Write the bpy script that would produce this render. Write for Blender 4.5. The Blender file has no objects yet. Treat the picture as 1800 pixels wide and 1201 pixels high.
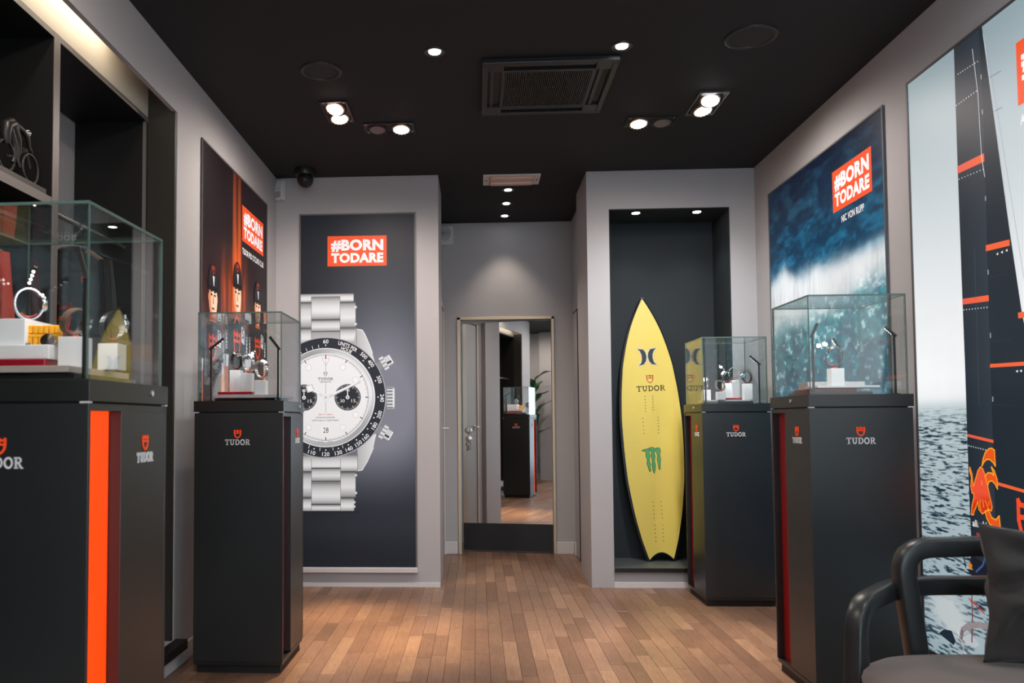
import bpy, bmesh, math, random
import numpy as np
from mathutils import Vector, Matrix
from mathutils.geometry import tessellate_polygon
random.seed(7)
rng = np.random.default_rng(11)
PI = math.pi
SC = bpy.context.scene
COL = SC.collection

# ------------------------------------------------------------------ camera
YAW, PITCH, ROLL = 0.0512644, 0.0429120, -0.0062235
PPX, PPY, FPX = 766.9, 682.0, 1400.0
fwd = Vector((-math.sin(YAW)*math.cos(PITCH), math.cos(YAW)*math.cos(PITCH), math.sin(PITCH)))
rt = Vector((math.cos(YAW), math.sin(YAW), 0)); up = rt.cross(fwd)
r2 = rt*math.cos(ROLL)+up*math.sin(ROLL); u2 = -rt*math.sin(ROLL)+up*math.cos(ROLL)
cd = bpy.data.cameras.new('camera'); cam = bpy.data.objects.new('camera', cd); COL.objects.link(cam)
cam.matrix_world = Matrix(((r2.x, u2.x, -fwd.x, 0), (r2.y, u2.y, -fwd.y, 0), (r2.z, u2.z, -fwd.z, 1.1), (0, 0, 0, 1)))
cd.sensor_fit = 'HORIZONTAL'; cd.sensor_width = 36.0; cd.lens = 36.0*FPX/1800
cd.shift_x = (900-PPX)/1800; cd.shift_y = (PPY-600.5)/1800
cd.clip_start = 0.02; cd.clip_end = 60
cd.dof.use_dof = True; cd.dof.focus_distance = 4.9; cd.dof.aperture_fstop = 5.0
SC.camera = cam

# ------------------------------------------------------------------ view, world, light
SC.view_settings.view_transform = 'Standard'; SC.view_settings.look = 'None'
SC.view_settings.gamma = 1.0; SC.view_settings.use_curve_mapping = False
SC.view_settings.exposure = 0.0
SC.cycles.max_bounces = 10; SC.cycles.diffuse_bounces = 4; SC.cycles.glossy_bounces = 5
SC.cycles.transparent_max_bounces = 28; SC.cycles.sample_clamp_indirect = 4.0
SC.cycles.caustics_reflective = False; SC.cycles.caustics_refractive = False
w = bpy.data.worlds.new('street_daylight'); SC.world = w; w.use_nodes = True
wn = w.node_tree.nodes; wl = w.node_tree.links
bg = wn['Background']; bg.inputs[0].default_value = (0.62, 0.78, 0.92, 1); bg.inputs[1].default_value = 5.2

CEIL = 2.785
SPOTW, WARM, COOL = 49.0, (1.0, 0.86, 0.76), (0.90, 0.95, 1.0)
def spot(name, x, y, tx, ty, power, col, angle=174, blend=.75, z=CEIL-0.03, r=0.04, tz=0.0):
    L = bpy.data.lights.new(name, 'SPOT'); L.energy = power; L.color = col
    L.spot_size = math.radians(angle); L.spot_blend = blend; L.shadow_soft_size = r
    o = bpy.data.objects.new(name, L); COL.objects.link(o); o.location = (x, y, z)
    d = Vector((tx-x, ty-y, tz-z)); o.rotation_euler = d.to_track_quat('-Z', 'Y').to_euler()
    return o
# (x, y, aim x, aim y, power factor, colour): the lit lamps of the shop's ceiling
LAMPS = [(-0.735, 4.155, -0.95, 4.3, 1.1, WARM), (-0.745, 4.30, -0.75, 5.3, 1.35, (1, .88, .80), .5, 120),
         (-0.415, 4.475, -0.55, 4.3, .5, WARM), (0.915, 4.48, 0.95, 4.9, .4, WARM),
         (1.235, 4.165, 1.45, 4.3, 1.1, (1, .88, .8)), (1.225, 4.32, 1.18, 5.4, 2.2, COOL, .5, 105),
         (-0.18, 3.55, -0.18, 3.6, .12, (1, .93, .88)), (0.663, 3.55, 0.663, 3.6, .12, (1, .93, .88)),
         (-0.8, 1.9, -1.2, 2.6, 1.0, WARM), (1.2, 1.9, 1.6, 2.6, 1.0, COOL),
         (-0.5, 0.3, -0.8, 0.8, 1.2, WARM), (1.1, 0.3, 1.4, 1.0, 1.2, COOL), 
         (-1.4, -0.6, -1.6, -0.8, .9, WARM)]
for i, (x, y, tx, ty, f, c, *more) in enumerate(LAMPS):
    spot('ceiling_lamp_light', x, y, tx, ty, SPOTW*f, c, *([more[1], 1.0] if more else []), tz=more[0] if more else 0.0)
spot('floor_pool_light', -0.415, 4.475, -0.70, 4.16, 540, (1.0, .74, .46), 38, 1.0)
spot('floor_pool_light', 0.915, 4.480, 0.86, 3.95, 360, (1.0, .86, .74), 38, 1.0)
for y in (5.743, 6.103, 6.473):
    spot('corridor_lamp_light', 0.237, y, 0.237, y, 15, (1, .84, .70), 84)
for x in (1.092, 1.502):
    spot('niche_lamp_light', x, 5.50, x, 5.56, 3.5, (.9, .95, 1), 90, z=2.49)
a = bpy.data.lights.new('cabinet_cove_light', 'AREA'); a.shape = 'RECTANGLE'; a.size = 2.3; a.size_y = 0.03
a.energy = 4.2; a.color = (1, .86, .68)
ao = bpy.data.objects.new('cabinet_cove_light', a); COL.objects.link(ao); ao.location = (-1.400, 1.95, 2.66)
ao.rotation_euler = Vector((-1, 0, -.35)).to_track_quat('-Z', 'Y').to_euler()

# ------------------------------------------------------------------ helpers
def lin(c):
    if len(c) == 3 and max(c) > 1.0:
        c = [v/255 for v in c]
        c = [v/12.92 if v <= .04045 else ((v+.055)/1.055)**2.4 for v in c]
    return tuple(c[:3])
def wmat(o):
    m = o.matrix_basis.copy()
    return m if o.parent is None else wmat(o.parent) @ o.matrix_parent_inverse @ m
def attach(o, parent, world=False):
    o.parent = parent
    if world: o.matrix_parent_inverse = wmat(parent).inverted()
def tag(o, label=None, cat=None, group=None, kind=None):
    if label: o['label'] = label
    if cat: o['category'] = cat
    if group: o['group'] = group
    if kind: o['kind'] = kind
    return o
def empty(name, loc, rz=0, label=None, cat=None, group=None, kind=None):
    o = bpy.data.objects.new(name, None); COL.objects.link(o); o.location = loc; o.rotation_euler = (0, 0, rz)
    o.empty_display_size = .05
    return tag(o, label, cat, group, kind)

class MB:
    """collects shapes; faces carry a material slot"""
    def __init__(s): s.v = []; s.f = []; s.m = []
    def add(s, vs, fs, mi=0):
        n = len(s.v); s.v += [tuple(v) for v in vs]; s.f += [tuple(i+n for i in f) for f in fs]; s.m += [mi]*len(fs); return s
    def box(s, x0, y0, z0, x1, y1, z1, mi=0, M=None):
        vs = [Vector((x, y, z)) for z in (z0, z1) for x, y in ((x0, y0), (x1, y0), (x1, y1), (x0, y1))]
        if M: vs = [M @ v for v in vs]
        return s.add(vs, [(3, 2, 1, 0), (4, 5, 6, 7), (0, 1, 5, 4), (1, 2, 6, 5), (2, 3, 7, 6), (3, 0, 4, 7)], mi)
    def cyl(s, c, r, h, n=24, axis='z', mi=0, r2=None, M=None):
        r2 = r if r2 is None else r2; vs = []
        for k, (rr, t) in enumerate(((r, 0), (r2, h))):
            for i in range(n):
                a = 2*PI*i/n; p = [rr*math.cos(a), rr*math.sin(a), t]
                if axis == 'y': p = [p[0], p[2], -p[1]]
                if axis == 'x': p = [p[2], p[0], p[1]]
                p = Vector(p)+Vector(c); vs.append(M @ p if M else p)
        fs = [(i, (i+1) % n, (i+1) % n+n, i+n) for i in range(n)]+[tuple(range(n-1, -1, -1)), tuple(range(n, 2*n))]
        return s.add(vs, fs, mi)
    def ring(s, c, r0, r1, h, n=32, mi=0):
        vs = []
        for rr, t in ((r0, 0), (r1, 0), (r1, h), (r0, h)):
            vs += [(c[0]+rr*math.cos(2*PI*i/n), c[1]+rr*math.sin(2*PI*i/n), c[2]+t) for i in range(n)]
        fs = [(k*n+i, k*n+(i+1) % n, ((k+1) % 4)*n+(i+1) % n, ((k+1) % 4)*n+i) for k in range(4) for i in range(n)]
        return s.add(vs, fs, mi)
    def lathe(s, prof, c=(0, 0, 0), n=28, mi=0, M=None):
        vs = []; m = len(prof)
        for r, z in prof:
            for i in range(n):
                p = Vector((c[0]+r*math.cos(2*PI*i/n), c[1]+r*math.sin(2*PI*i/n), c[2]+z)); vs.append(M @ p if M else p)
        fs = [(k*n+i, k*n+(i+1) % n, (k+1)*n+(i+1) % n, (k+1)*n+i) for k in range(m-1) for i in range(n)]
        if prof[0][0] > 1e-5: fs.append(tuple(range(n-1, -1, -1)))
        if prof[-1][0] > 1e-5: fs.append(tuple(range((m-1)*n, m*n)))
        return s.add(vs, fs, mi)
    def tube(s, pts, rad, n=10, mi=0, closed=False, sq=1.0, upv=None, power=2.0):
        """swept round (or rounded-square when power > 2) section; sq squashes it along the side direction"""
        P = [Vector(p) for p in pts]; N = len(P); rad = rad if hasattr(rad, '__len__') else [rad]*N; vs = []
        u = Vector(upv) if upv else Vector((0, 0, 1))
        for k in range(N):
            t = (P[(k+1) % N]-P[k-1]) if closed else (P[min(k+1, N-1)]-P[max(k-1, 0)])
            t.normalize()
            if upv is None or k > 0: pass
            sd = t.cross(u)
            if sd.length < 1e-4: sd = t.orthogonal()
            sd.normalize(); un = sd.cross(t).normalized()
            if upv is None: u = un
            for i in range(n):
                a = 2*PI*i/n; ca, sa = math.cos(a), math.sin(a)
                ex = 2/power; ca = math.copysign(abs(ca)**ex, ca); sa = math.copysign(abs(sa)**ex, sa)
                vs.append(P[k]+sd*(rad[k]*ca*sq)+un*(rad[k]*sa))
        K = N if closed else N-1
        fs = [(k*n+i, k*n+(i+1) % n, ((k+1) % N)*n+(i+1) % n, ((k+1) % N)*n+i) for k in range(K) for i in range(n)]
        if not closed: fs += [tuple(range(n-1, -1, -1)), tuple(range((N-1)*n, N*n))]
        return s.add(vs, fs, mi)
    def prism(s, pts, fn, t0, t1, mi=0):
        """polygon pts (2D) swept between depth t0 and t1; fn(u, v, t) -> point"""
        n = len(pts); vs = [fn(u, v, t0) for u, v in pts]+[fn(u, v, t1) for u, v in pts]
        tri = tessellate_polygon([[Vector((u, v, 0)) for u, v in pts]])
        fs = [tuple(t) for t in tri]+[tuple(i+n for i in t[::-1]) for t in tri]+[(i, (i+1) % n, (i+1) % n+n, i+n) for i in range(n)]
        return s.add(vs, fs, mi)
    def sphere(s, c, r, n=16, m=10, mi=0, M=None):
        rx, ry, rz = r if hasattr(r, '__len__') else (r, r, r)
        vs = [Vector((c[0], c[1], c[2]-rz))]
        for k in range(1, m):
            a = -PI/2+PI*k/m
            vs += [Vector((c[0]+rx*math.cos(a)*math.cos(2*PI*i/n), c[1]+ry*math.cos(a)*math.sin(2*PI*i/n), c[2]+rz*math.sin(a))) for i in range(n)]
        vs.append(Vector((c[0], c[1], c[2]+rz)))
        if M: vs = [M @ v for v in vs]
        fs = [(0, 1+(i+1) % n, 1+i) for i in range(n)]
        fs += [(1+k*n+i, 1+k*n+(i+1) % n, 1+(k+1)*n+(i+1) % n, 1+(k+1)*n+i) for k in range(m-2) for i in range(n)]
        q = 1+(m-2)*n; fs += [(q+i, q+(i+1) % n, len(vs)-1) for i in range(n)]
        return s.add(vs, fs, mi)
def obj(name, mb, mats, parent=None, world=False, smooth=False, bevel=0, seg=2, label=None, cat=None, group=None, kind=None, fixn=True):
    me = bpy.data.meshes.new(name); me.from_pydata(mb.v, [], mb.f)
    mats = mats if isinstance(mats, (list, tuple)) else [mats]
    for m in mats: me.materials.append(m)
    me.polygons.foreach_set('material_index', mb.m)
    if bevel or fixn:
        bm = bmesh.new(); bm.from_mesh(me)
        if fixn: bmesh.ops.recalc_face_normals(bm, faces=bm.faces)
        if bevel:
            es = [e for e in bm.edges if len(e.link_faces) == 2 and e.calc_face_angle(0) > .6]
            bmesh.ops.bevel(bm, geom=es, offset=bevel, segments=seg, affect='EDGES', profile=.5, clamp_overlap=True)
        bm.to_mesh(me); bm.free()
    if smooth:
        me.polygons.foreach_set('use_smooth', [True]*len(me.polygons))
        try: me.set_sharp_from_angle(angle=math.radians(40))
        except Exception: pass
    o = bpy.data.objects.new(name, me); COL.objects.link(o)
    if parent is not None: attach(o, parent, world)
    return tag(o, label, cat, group, kind)
def copy_tree(o, parent=None, loc=None, rz=None):
    c = o.copy(); COL.objects.link(c)
    if parent is not None: c.parent = parent
    if loc is not None: c.location = loc
    if rz is not None: c.rotation_euler = (0, 0, rz)
    for ch in [k for k in list(COL.objects) if k.parent == o]: copy_tree(ch, c)
    return c

# ------------------------------------------------------------------ materials
def mat(name, col, rough=.5, metal=0.0, emit=0, ecol=None, var=.0, scale=40, bump=0, spec=.5, coat=0, stretch=(1, 1, 1), sheen=0):
    m = bpy.data.materials.new(name); m.use_nodes = True; nt = m.node_tree; N = nt.nodes; L = nt.links
    b = N['Principled BSDF']; c = lin(col)
    b.inputs['Base Color'].default_value = (*c, 1); b.inputs['Roughness'].default_value = rough
    b.inputs['Metallic'].default_value = metal; b.inputs['Specular IOR Level'].default_value = spec
    b.inputs['Coat Weight'].default_value = coat; b.inputs['Sheen Weight'].default_value = sheen
    if emit:
        b.inputs['Emission Color'].default_value = (*(lin(ecol) if ecol else c), 1); b.inputs['Emission Strength'].default_value = emit
    if var or bump:
        tc = N.new('ShaderNodeTexCoord'); mp = N.new('ShaderNodeMapping'); mp.inputs['Scale'].default_value = stretch
        nz = N.new('ShaderNodeTexNoise'); nz.inputs['Scale'].default_value = scale; nz.inputs['Detail'].default_value = 4
        L.new(tc.outputs['Object'], mp.inputs[0]); L.new(mp.outputs[0], nz.inputs['Vector'])
        if var:
            mx = N.new('ShaderNodeMix'); mx.data_type = 'RGBA'; L.new(nz.outputs['Fac'], mx.inputs[0])
            mx.inputs[6].default_value = (*[v*(1-var) for v in c], 1); mx.inputs[7].default_value = (*[min(1, v*(1+var)) for v in c], 1)
            L.new(mx.outputs[2], b.inputs['Base Color'])
        if bump:
            bp = N.new('ShaderNodeBump'); bp.inputs['Strength'].default_value = bump; bp.inputs['Distance'].default_value = .001
            L.new(nz.outputs['Fac'], bp.inputs['Height']); L.new(bp.outputs[0], b.inputs['Normal'])
    return m
def print_mat(name, emit, base=.6, rough=.45):
    """printed cloth or film: colours come from the print's own colour attribute, backlit when emit > 0"""
    m = bpy.data.materials.new(name); m.use_nodes = True; nt = m.node_tree; N = nt.nodes; L = nt.links
    b = N['Principled BSDF']; at = N.new('ShaderNodeAttribute'); at.attribute_name = 'Col'
    mx = N.new('ShaderNodeMix'); mx.data_type = 'RGBA'; mx.blend_type = 'MULTIPLY'; mx.inputs[0].default_value = 1
    mx.inputs[7].default_value = (base, base, base, 1); L.new(at.outputs['Color'], mx.inputs[6]); L.new(mx.outputs[2], b.inputs['Base Color'])
    b.inputs['Roughness'].default_value = rough; b.inputs['Specular IOR Level'].default_value = .25
    if emit: L.new(at.outputs['Color'], b.inputs['Emission Color']); b.inputs['Emission Strength'].default_value = emit
    return m
def glass_mat(name, tint, refl=1.0):
    m = bpy.data.materials.new(name); m.use_nodes = True; nt = m.node_tree; N = nt.nodes; L = nt.links
    N.remove(N['Principled BSDF']); out = N['Material Output']
    tr = N.new('ShaderNodeBsdfTransparent'); tr.inputs[0].default_value = (*tint, 1)
    gl = N.new('ShaderNodeBsdfGlossy'); gl.inputs['Roughness'].default_value = .0; gl.inputs[0].default_value = (refl, refl, refl, 1)
    lw = N.new('ShaderNodeLayerWeight'); lw.inputs['Blend'].default_value = .5
    pw = N.new('ShaderNodeMath'); pw.operation = 'POWER'; pw.inputs[1].default_value = 5; L.new(lw.outputs['Facing'], pw.inputs[0])
    ma = N.new('ShaderNodeMath'); ma.operation = 'MULTIPLY_ADD'; ma.inputs[1].default_value = .95; ma.inputs[2].default_value = .045; L.new(pw.outputs[0], ma.inputs[0])
    mx = N.new('ShaderNodeMixShader'); L.new(ma.outputs[0], mx.inputs[0]); L.new(tr.outputs[0], mx.inputs[1]); L.new(gl.outputs[0], mx.inputs[2])
    L.new(mx.outputs[0], out.inputs[0]); return m
M = {}
M['wall'] = mat('painted_wall', (.485, .475, .488), .62, var=.03, scale=3, bump=.05)
M['white'] = mat('white_paint', (.72, .70, .70), .5, var=.02, scale=20)
M['ceil'] = mat('black_ceiling_paint', (.0088, .0105, .0125), .8, var=.08, scale=30)
M['ceilblack'] = mat('fixture_black', (.012, .012, .013), .35)
M['ceilgrey'] = mat('speaker_rim_grey', (.022, .026, .028), .4)
M['lam'] = mat('black_laminate', (.0135, .0160, .0168), .36, var=.25, scale=350, bump=.10, spec=.9)
M['lamcap'] = mat('black_laminate_cap', (.0105, .0118, .0115), .34, var=.2, scale=350, bump=.08, spec=.9)
M['lamdark'] = mat('matt_black_core', (.010, .009, .009), .6)
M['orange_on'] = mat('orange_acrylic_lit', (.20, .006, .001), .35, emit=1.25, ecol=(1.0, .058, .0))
M['orange'] = mat('red_acrylic', (.22, .004, .005), .25, emit=.03, ecol=(1.0, .02, .01))
M['chrome'] = mat('polished_steel', (.78, .78, .80), .14, 1.0)
M['steel'] = mat('brushed_steel', (.62, .62, .63), .3, 1.0, var=.08, scale=60)
M['letter'] = mat('pale_metal_letters', (.88, .87, .88), .4)
M['shield'] = mat('orange_red_enamel', (.80, .085, .02), .35, emit=.25, ecol=(.9, .08, .02))
M['glass'] = glass_mat('clear_glass', (.972, .985, .978))
M['gedge'] = mat('green_glass_edge', (.13, .20, .175), .12, emit=.015, ecol=(.4, .8, .65))
M['mirror'] = mat('mirror_glass', (.88, .88, .88), .015, 1.0)
M['block'] = mat('white_acrylic_block', (.80, .80, .82), .3)
M['tray'] = mat('grey_white_tray', (.55, .55, .57), .35)
M['traywarm'] = mat('champagne_tray_edge', (.55, .46, .40), .35)
M['red'] = mat('dark_red_acrylic', (.30, .01, .02), .12)
M['blackm'] = mat('satin_black_metal', (.02, .02, .021), .35, .2)
M['led'] = mat('led_white', (1, 1, 1), .5, emit=12, ecol=(1, .98, .96))
M['lampw'] = mat('lamp_warm', (1, 1, 1), .5, emit=14, ecol=(1, .80, .62))
M['lampc'] = mat('lamp_cool', (1, 1, 1), .5, emit=18, ecol=(.96, .97, 1))
M['lampoff'] = mat('lamp_lens_off', (.22, .19, .19), .3)
M['copper'] = mat('warm_reflector', (.80, .52, .36), .25, .8)
M['gold'] = mat('champagne_door_frame', (.60, .47, .33), .35, .4)
M['plastic'] = mat('white_plastic', (.70, .70, .69), .4)
M['yellow'] = mat('yellow_board_deck', (.95, .74, .15), .38, var=.03, scale=6)
M['rail'] = mat('black_board_rail', (.012, .012, .012), .4)
M['niche'] = mat('dark_slate_felt', (.020, .028, .033), .75, var=.15, scale=300)
M['cab'] = mat('black_cabinet', (.0045, .0042, .004), .5, var=.2, scale=90)
M['cabedge'] = mat('bronze_grey_edge', (.17, .15, .14), .45)
M['chair'] = mat('black_lacquered_wood', (.022, .024, .025), .33, var=.2, scale=30, stretch=(1, 1, .2))
M['seat'] = mat('taupe_wool', (.105, .072, .060), .95, var=.25, scale=420, bump=.5, sheen=.3)
M['cushion'] = mat('charcoal_cloth', (.026, .022, .020), .9, var=.2, scale=300, bump=.3, sheen=.15)
M['jersey'] = mat('black_jersey_cloth', (.016, .017, .019), .85, bump=.2, scale=120)
M['jacket'] = mat('orange_red_jacket_cloth', (.48, .035, .010), .8, bump=.3, scale=60)
M['wood_dark'] = mat('brown_hanger_wood', (.16, .10, .07), .5)
M['bronze'] = mat('dark_bronze', (.045, .042, .038), .38, .7)
M['leaf'] = mat('deep_green_leaf', (.025, .11, .03), .4, var=.4, scale=12)
M['stem'] = mat('green_stem', (.06, .12, .04), .6)
M['pot'] = mat('dark_pot', (.03, .03, .03), .5)
M['soil'] = mat('soil', (.03, .02, .015), .95, bump=.6, scale=60)
M['osr'] = mat('orange_rubber', (.95, .42, .02), .45)
M['leather'] = mat('brown_leather', (.10, .065, .045), .5, bump=.3, scale=200)
M['strapblack'] = mat('black_rubber', (.015, .015, .016), .4)
M['dialw'] = mat('white_dial', (.85, .85, .85), .3)
M['dialb'] = mat('black_dial', (.012, .012, .015), .2)
M['bluering'] = mat('blue_grey_bezel', (.12, .25, .36), .25, .6)
M['redcuff'] = mat('red_cuff', (.55, .03, .03), .4)
M['keyb'] = mat('copper_key', (.70, .40, .28), .3, .9)
M['logo_dark'] = mat('logo_slate', (.018, .028, .035), .45)
M['logo_white'] = mat('logo_white', (.75, .75, .80), .45)
M['logo_red'] = mat('logo_red', (.60, .025, .01), .45)
M['logo_green'] = mat('logo_green', (.10, .48, .16), .4, var=.35, scale=25)
M['logo_black'] = mat('logo_black', (.008, .009, .008), .5)
M['print'] = print_mat('backlit_print', .64, .45)
M['printdim'] = print_mat('plain_print', .0, 1.0)
M['printmural'] = print_mat('backlit_mural_print', .84, .40)
def wood_mat():
    m = bpy.data.materials.new('oak_strip_floor'); m.use_nodes = True; nt = m.node_tree; N = nt.nodes; L = nt.links
    b = N['Principled BSDF']
    ge = N.new('ShaderNodeNewGeometry'); oi = N.new('ShaderNodeObjectInfo')
    ad = N.new('ShaderNodeMath'); ad.operation = 'ADD'; L.new(ge.outputs['Random Per Island'], ad.inputs[0]); L.new(oi.outputs['Random'], ad.inputs[1])
    fr = N.new('ShaderNodeMath'); fr.operation = 'FRACT'; L.new(ad.outputs[0], fr.inputs[0])
    rp = N.new('ShaderNodeValToRGB'); e = rp.color_ramp.elements
    e[0].position = 0; e[0].color = (.215, .119, .074, 1); e[1].position = 1; e[1].color = (.41, .245, .152, 1)
    for p_, c_ in ((.25, (.278, .155, .098, 1)), (.55, (.300, .170, .106, 1)), (.85, (.325, .186, .114, 1))):
        q = e.new(p_); q.color = c_
    L.new(fr.outputs[0], rp.inputs[0])
    # grain runs along the strips; every strip gets its own offset
    cmb = N.new('ShaderNodeCombineXYZ'); ml = N.new('ShaderNodeMath'); ml.operation = 'MULTIPLY'; ml.inputs[1].default_value = 37
    L.new(fr.outputs[0], ml.inputs[0]); L.new(ml.outputs[0], cmb.inputs[2]); L.new(ml.outputs[0], cmb.inputs[1])
    va = N.new('ShaderNodeVectorMath'); va.operation = 'ADD'; L.new(ge.outputs['Position'], va.inputs[0]); L.new(cmb.outputs[0], va.inputs[1])
    mp = N.new('ShaderNodeMapping'); mp.inputs['Scale'].default_value = (26, 3.2, 1); L.new(va.outputs[0], mp.inputs[0])
    nz = N.new('ShaderNodeTexNoise'); nz.inputs['Scale'].default_value = 3; nz.inputs['Detail'].default_value = 7; nz.inputs['Distortion'].default_value = 1.6; L.new(mp.outputs[0], nz.inputs['Vector'])
    cr = N.new('ShaderNodeValToRGB'); cr.color_ramp.elements[0].position = .33; cr.color_ramp.elements[0].color = (.76, .74, .72, 1); cr.color_ramp.elements[1].position = .68; cr.color_ramp.elements[1].color = (1.08, 1.08, 1.08, 1)
    L.new(nz.outputs['Fac'], cr.inputs[0])
    n2 = N.new('ShaderNodeTexNoise'); n2.inputs['Scale'].default_value = 1.7; n2.inputs['Detail'].default_value = 3; L.new(ge.outputs['Position'], n2.inputs['Vector'])
    c2 = N.new('ShaderNodeValToRGB'); c2.color_ramp.elements[0].position = .35; c2.color_ramp.elements[0].color = (.74, .74, .77, 1); c2.color_ramp.elements[1].position = .65; c2.color_ramp.elements[1].color = (1.08, 1.06, 1.04, 1)
    L.new(n2.outputs['Fac'], c2.inputs[0])
    m1 = N.new('ShaderNodeMix'); m1.data_type = 'RGBA'; m1.blend_type = 'MULTIPLY'; m1.inputs[0].default_value = 1; L.new(rp.outputs[0], m1.inputs[6]); L.new(cr.outputs[0], m1.inputs[7])
    m2 = N.new('ShaderNodeMix'); m2.data_type = 'RGBA'; m2.blend_type = 'MULTIPLY'; m2.inputs[0].default_value = 1; L.new(m1.outputs[2], m2.inputs[6]); L.new(c2.outputs[0], m2.inputs[7])
    L.new(m2.outputs[2], b.inputs['Base Color'])
    b.inputs['Roughness'].default_value = .36; b.inputs['Specular IOR Level'].default_value = .45
    bp = N.new('ShaderNodeBump'); bp.inputs['Strength'].default_value = .25; bp.inputs['Distance'].default_value = .0006; L.new(nz.outputs['Fac'], bp.inputs['Height']); L.new(bp.outputs[0], b.inputs['Normal'])
    return m
M['wood'] = wood_mat()
M['joint'] = mat('dark_floor_joint', (.10, .06, .042), .8)

def struct(name, mb, m, parent=None, **k):
    return obj(name, mb, m, parent, kind='structure', **k)

# ---- floor: a dark base slab with oak strips laid on it
XL, XR, YF, YB = -1.37, 1.86, 5.36, 6.70
floor = struct('floor', MB().box(-2.5, -1.75, -.06, 2.1, 7.4, -.006), M['joint'])
def plank_mesh(mb, x0, y0, x1, y1, b=.0011, h=-.006):
    g = .0005; x0 += g; y0 += g; x1 -= g; y1 -= g; z = -.0004*random.random()
    vs = [(x0, y0, h), (x1, y0, h), (x1, y1, h), (x0, y1, h), (x0, y0, z-b), (x1, y0, z-b), (x1, y1, z-b), (x0, y1, z-b),
          (x0+b, y0+b, z), (x1-b, y0+b, z), (x1-b, y1-b, z), (x0+b, y1-b, z)]
    fs = [(0, 1, 5, 4), (1, 2, 6, 5), (2, 3, 7, 6), (3, 0, 4, 7), (4, 5, 9, 8), (5, 6, 10, 9), (6, 7, 11, 10), (7, 4, 8, 11), (8, 9, 10, 11)]
    mb.add(vs, fs)
W = .068; LEN = [.36, .44, .52, .60]
protos = {}
rest = MB(); npl = 0
x = -2.4; row = 0
while x < 1.95:
    y = -1.7 - random.random()*.5
    while y < 7.3:
        ln = random.choice(LEN)
        vis = (y+ln > 3.12 and y < 6.75 and x > -1.02 and x < 1.42 and not (y > 5.45 and (x < -.30 or x > .80)))
        if vis and npl < 298:
            if ln not in protos:
                q = MB(); plank_mesh(q, 0, 0, W, ln); o = obj('plank', q, M['wood'], floor, fixn=False); protos[ln] = o.data
            else:
                o = bpy.data.objects.new('plank', protos[ln]); COL.objects.link(o); o.parent = floor
            o.location = (x, y, 0); npl += 1
        else:
            plank_mesh(rest, x, y, x+W, y+ln)
        y += ln
    x += W; row += 1
obj('distant_planks', rest, M['wood'], floor, kind='stuff', fixn=False)

# ---- ceiling and walls
struct('ceiling', MB().box(-2.5, -1.75, CEIL, 2.1, 7.4, CEIL+.1), M['ceil'])
AY0, AY1, AZ0, AZ1 = .62, 3.553, .13, 2.535     # the cabinet opening in the left wall
m = MB()
m.box(-1.95, .25, 0, XL, 5.36, AZ0).box(-1.95, .25, 2.74, XL, 5.36, CEIL).box(-1.392, .25, AZ1, XL, 5.36, 2.74).box(-1.95, .25, AZ1, -1.392, AY0, 2.74).box(-1.95, AY1, AZ1, -1.392, 5.36, 2.74)
m.box(-1.95, .25, AZ0, XL, AY0, AZ1).box(-1.95, AY1, AZ0, XL, 5.36, AZ1).box(-1.95, AY0, AZ0, -1.84, AY1, 2.74)
m.box(-2.35, .15, 0, -1.37, .25, CEIL).box(-2.45, -1.6, 0, -2.35, .25, CEIL)
struct('wall_left', m, M['wall'])
struct('wall_right', MB().box(XR, -1.6, 0, 2.0, YF, CEIL), M['wall'])
# pier with the watch poster
struct('wall_front_left', MB().box(-1.95, YF, 0, -.254, 5.82, CEIL), M['wall'], bevel=.002)
# pier with the surfboard niche
NX0, NX1, NZ0, NZ1, NYB = .895, 1.693, .132, 2.525, 5.735
m = MB().box(.747, YF, 0, NX0, 5.90, CEIL).box(NX1, YF, 0, 2.0, 5.90, CEIL).box(NX0, YF, NZ1, NX1, 5.90, CEIL)
m.box(NX0, YF+.02, 0, NX1, 5.9, NZ0-.032).box(NX0, NYB+.01, NZ0-.05, NX1, 5.90, NZ1)
struct('wall_front_right', m, M['wall'])
m = MB().box(NX0, NYB, NZ0, NX1, NYB+.01, NZ1).box(NX0, YF+.004, NZ0, NX0+.006, NYB, NZ1).box(NX1-.006, YF+.004, NZ0, NX1, NYB, NZ1).box(NX0, YF+.004, NZ1-.006, NX1, NYB, NZ1)
struct('trim_1', m, M['niche'])
m = MB().box(NX0+.001, YF-.012, NZ0-.030, NX1-.001, NYB, NZ0)
o = struct('trim_2', m, mat('niche_shelf_grey', (.10, .11, .11), .45, var=.1, scale=60))
obj('edge_strip', MB().box(NX0+.001, YF-.014, NZ0-.028, NX1-.001, YF-.012, NZ0-.003), M['blackm'], o, True)
# corridor
struct('wall_corridor_left', MB().box(-.42, 5.82, 0, -.291, YB, CEIL), M['wall'])
m = MB().box(.804, 5.90, 0, .93, YB, CEIL)
struct('wall_corridor_right', m, M['wall'])
DX0, DX1, DZ = -.161, .637, 1.981
m = MB().box(-.45, YB, 0, DX0, YB+.10, CEIL).box(DX1, YB, 0, .95, YB+.10, CEIL).box(DX0, YB, DZ, DX1, YB+.10, CEIL)
struct('wall_back', m, M['wall'])
struct('wall_behind_door', MB().box(-.9, 7.35, 0, 1.2, 7.4, CEIL).box(-.95, 6.8, 0, -.9, 7.35, CEIL).box(1.2, 6.8, 0, 1.25, 7.35, CEIL), M['wall'])
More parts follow.
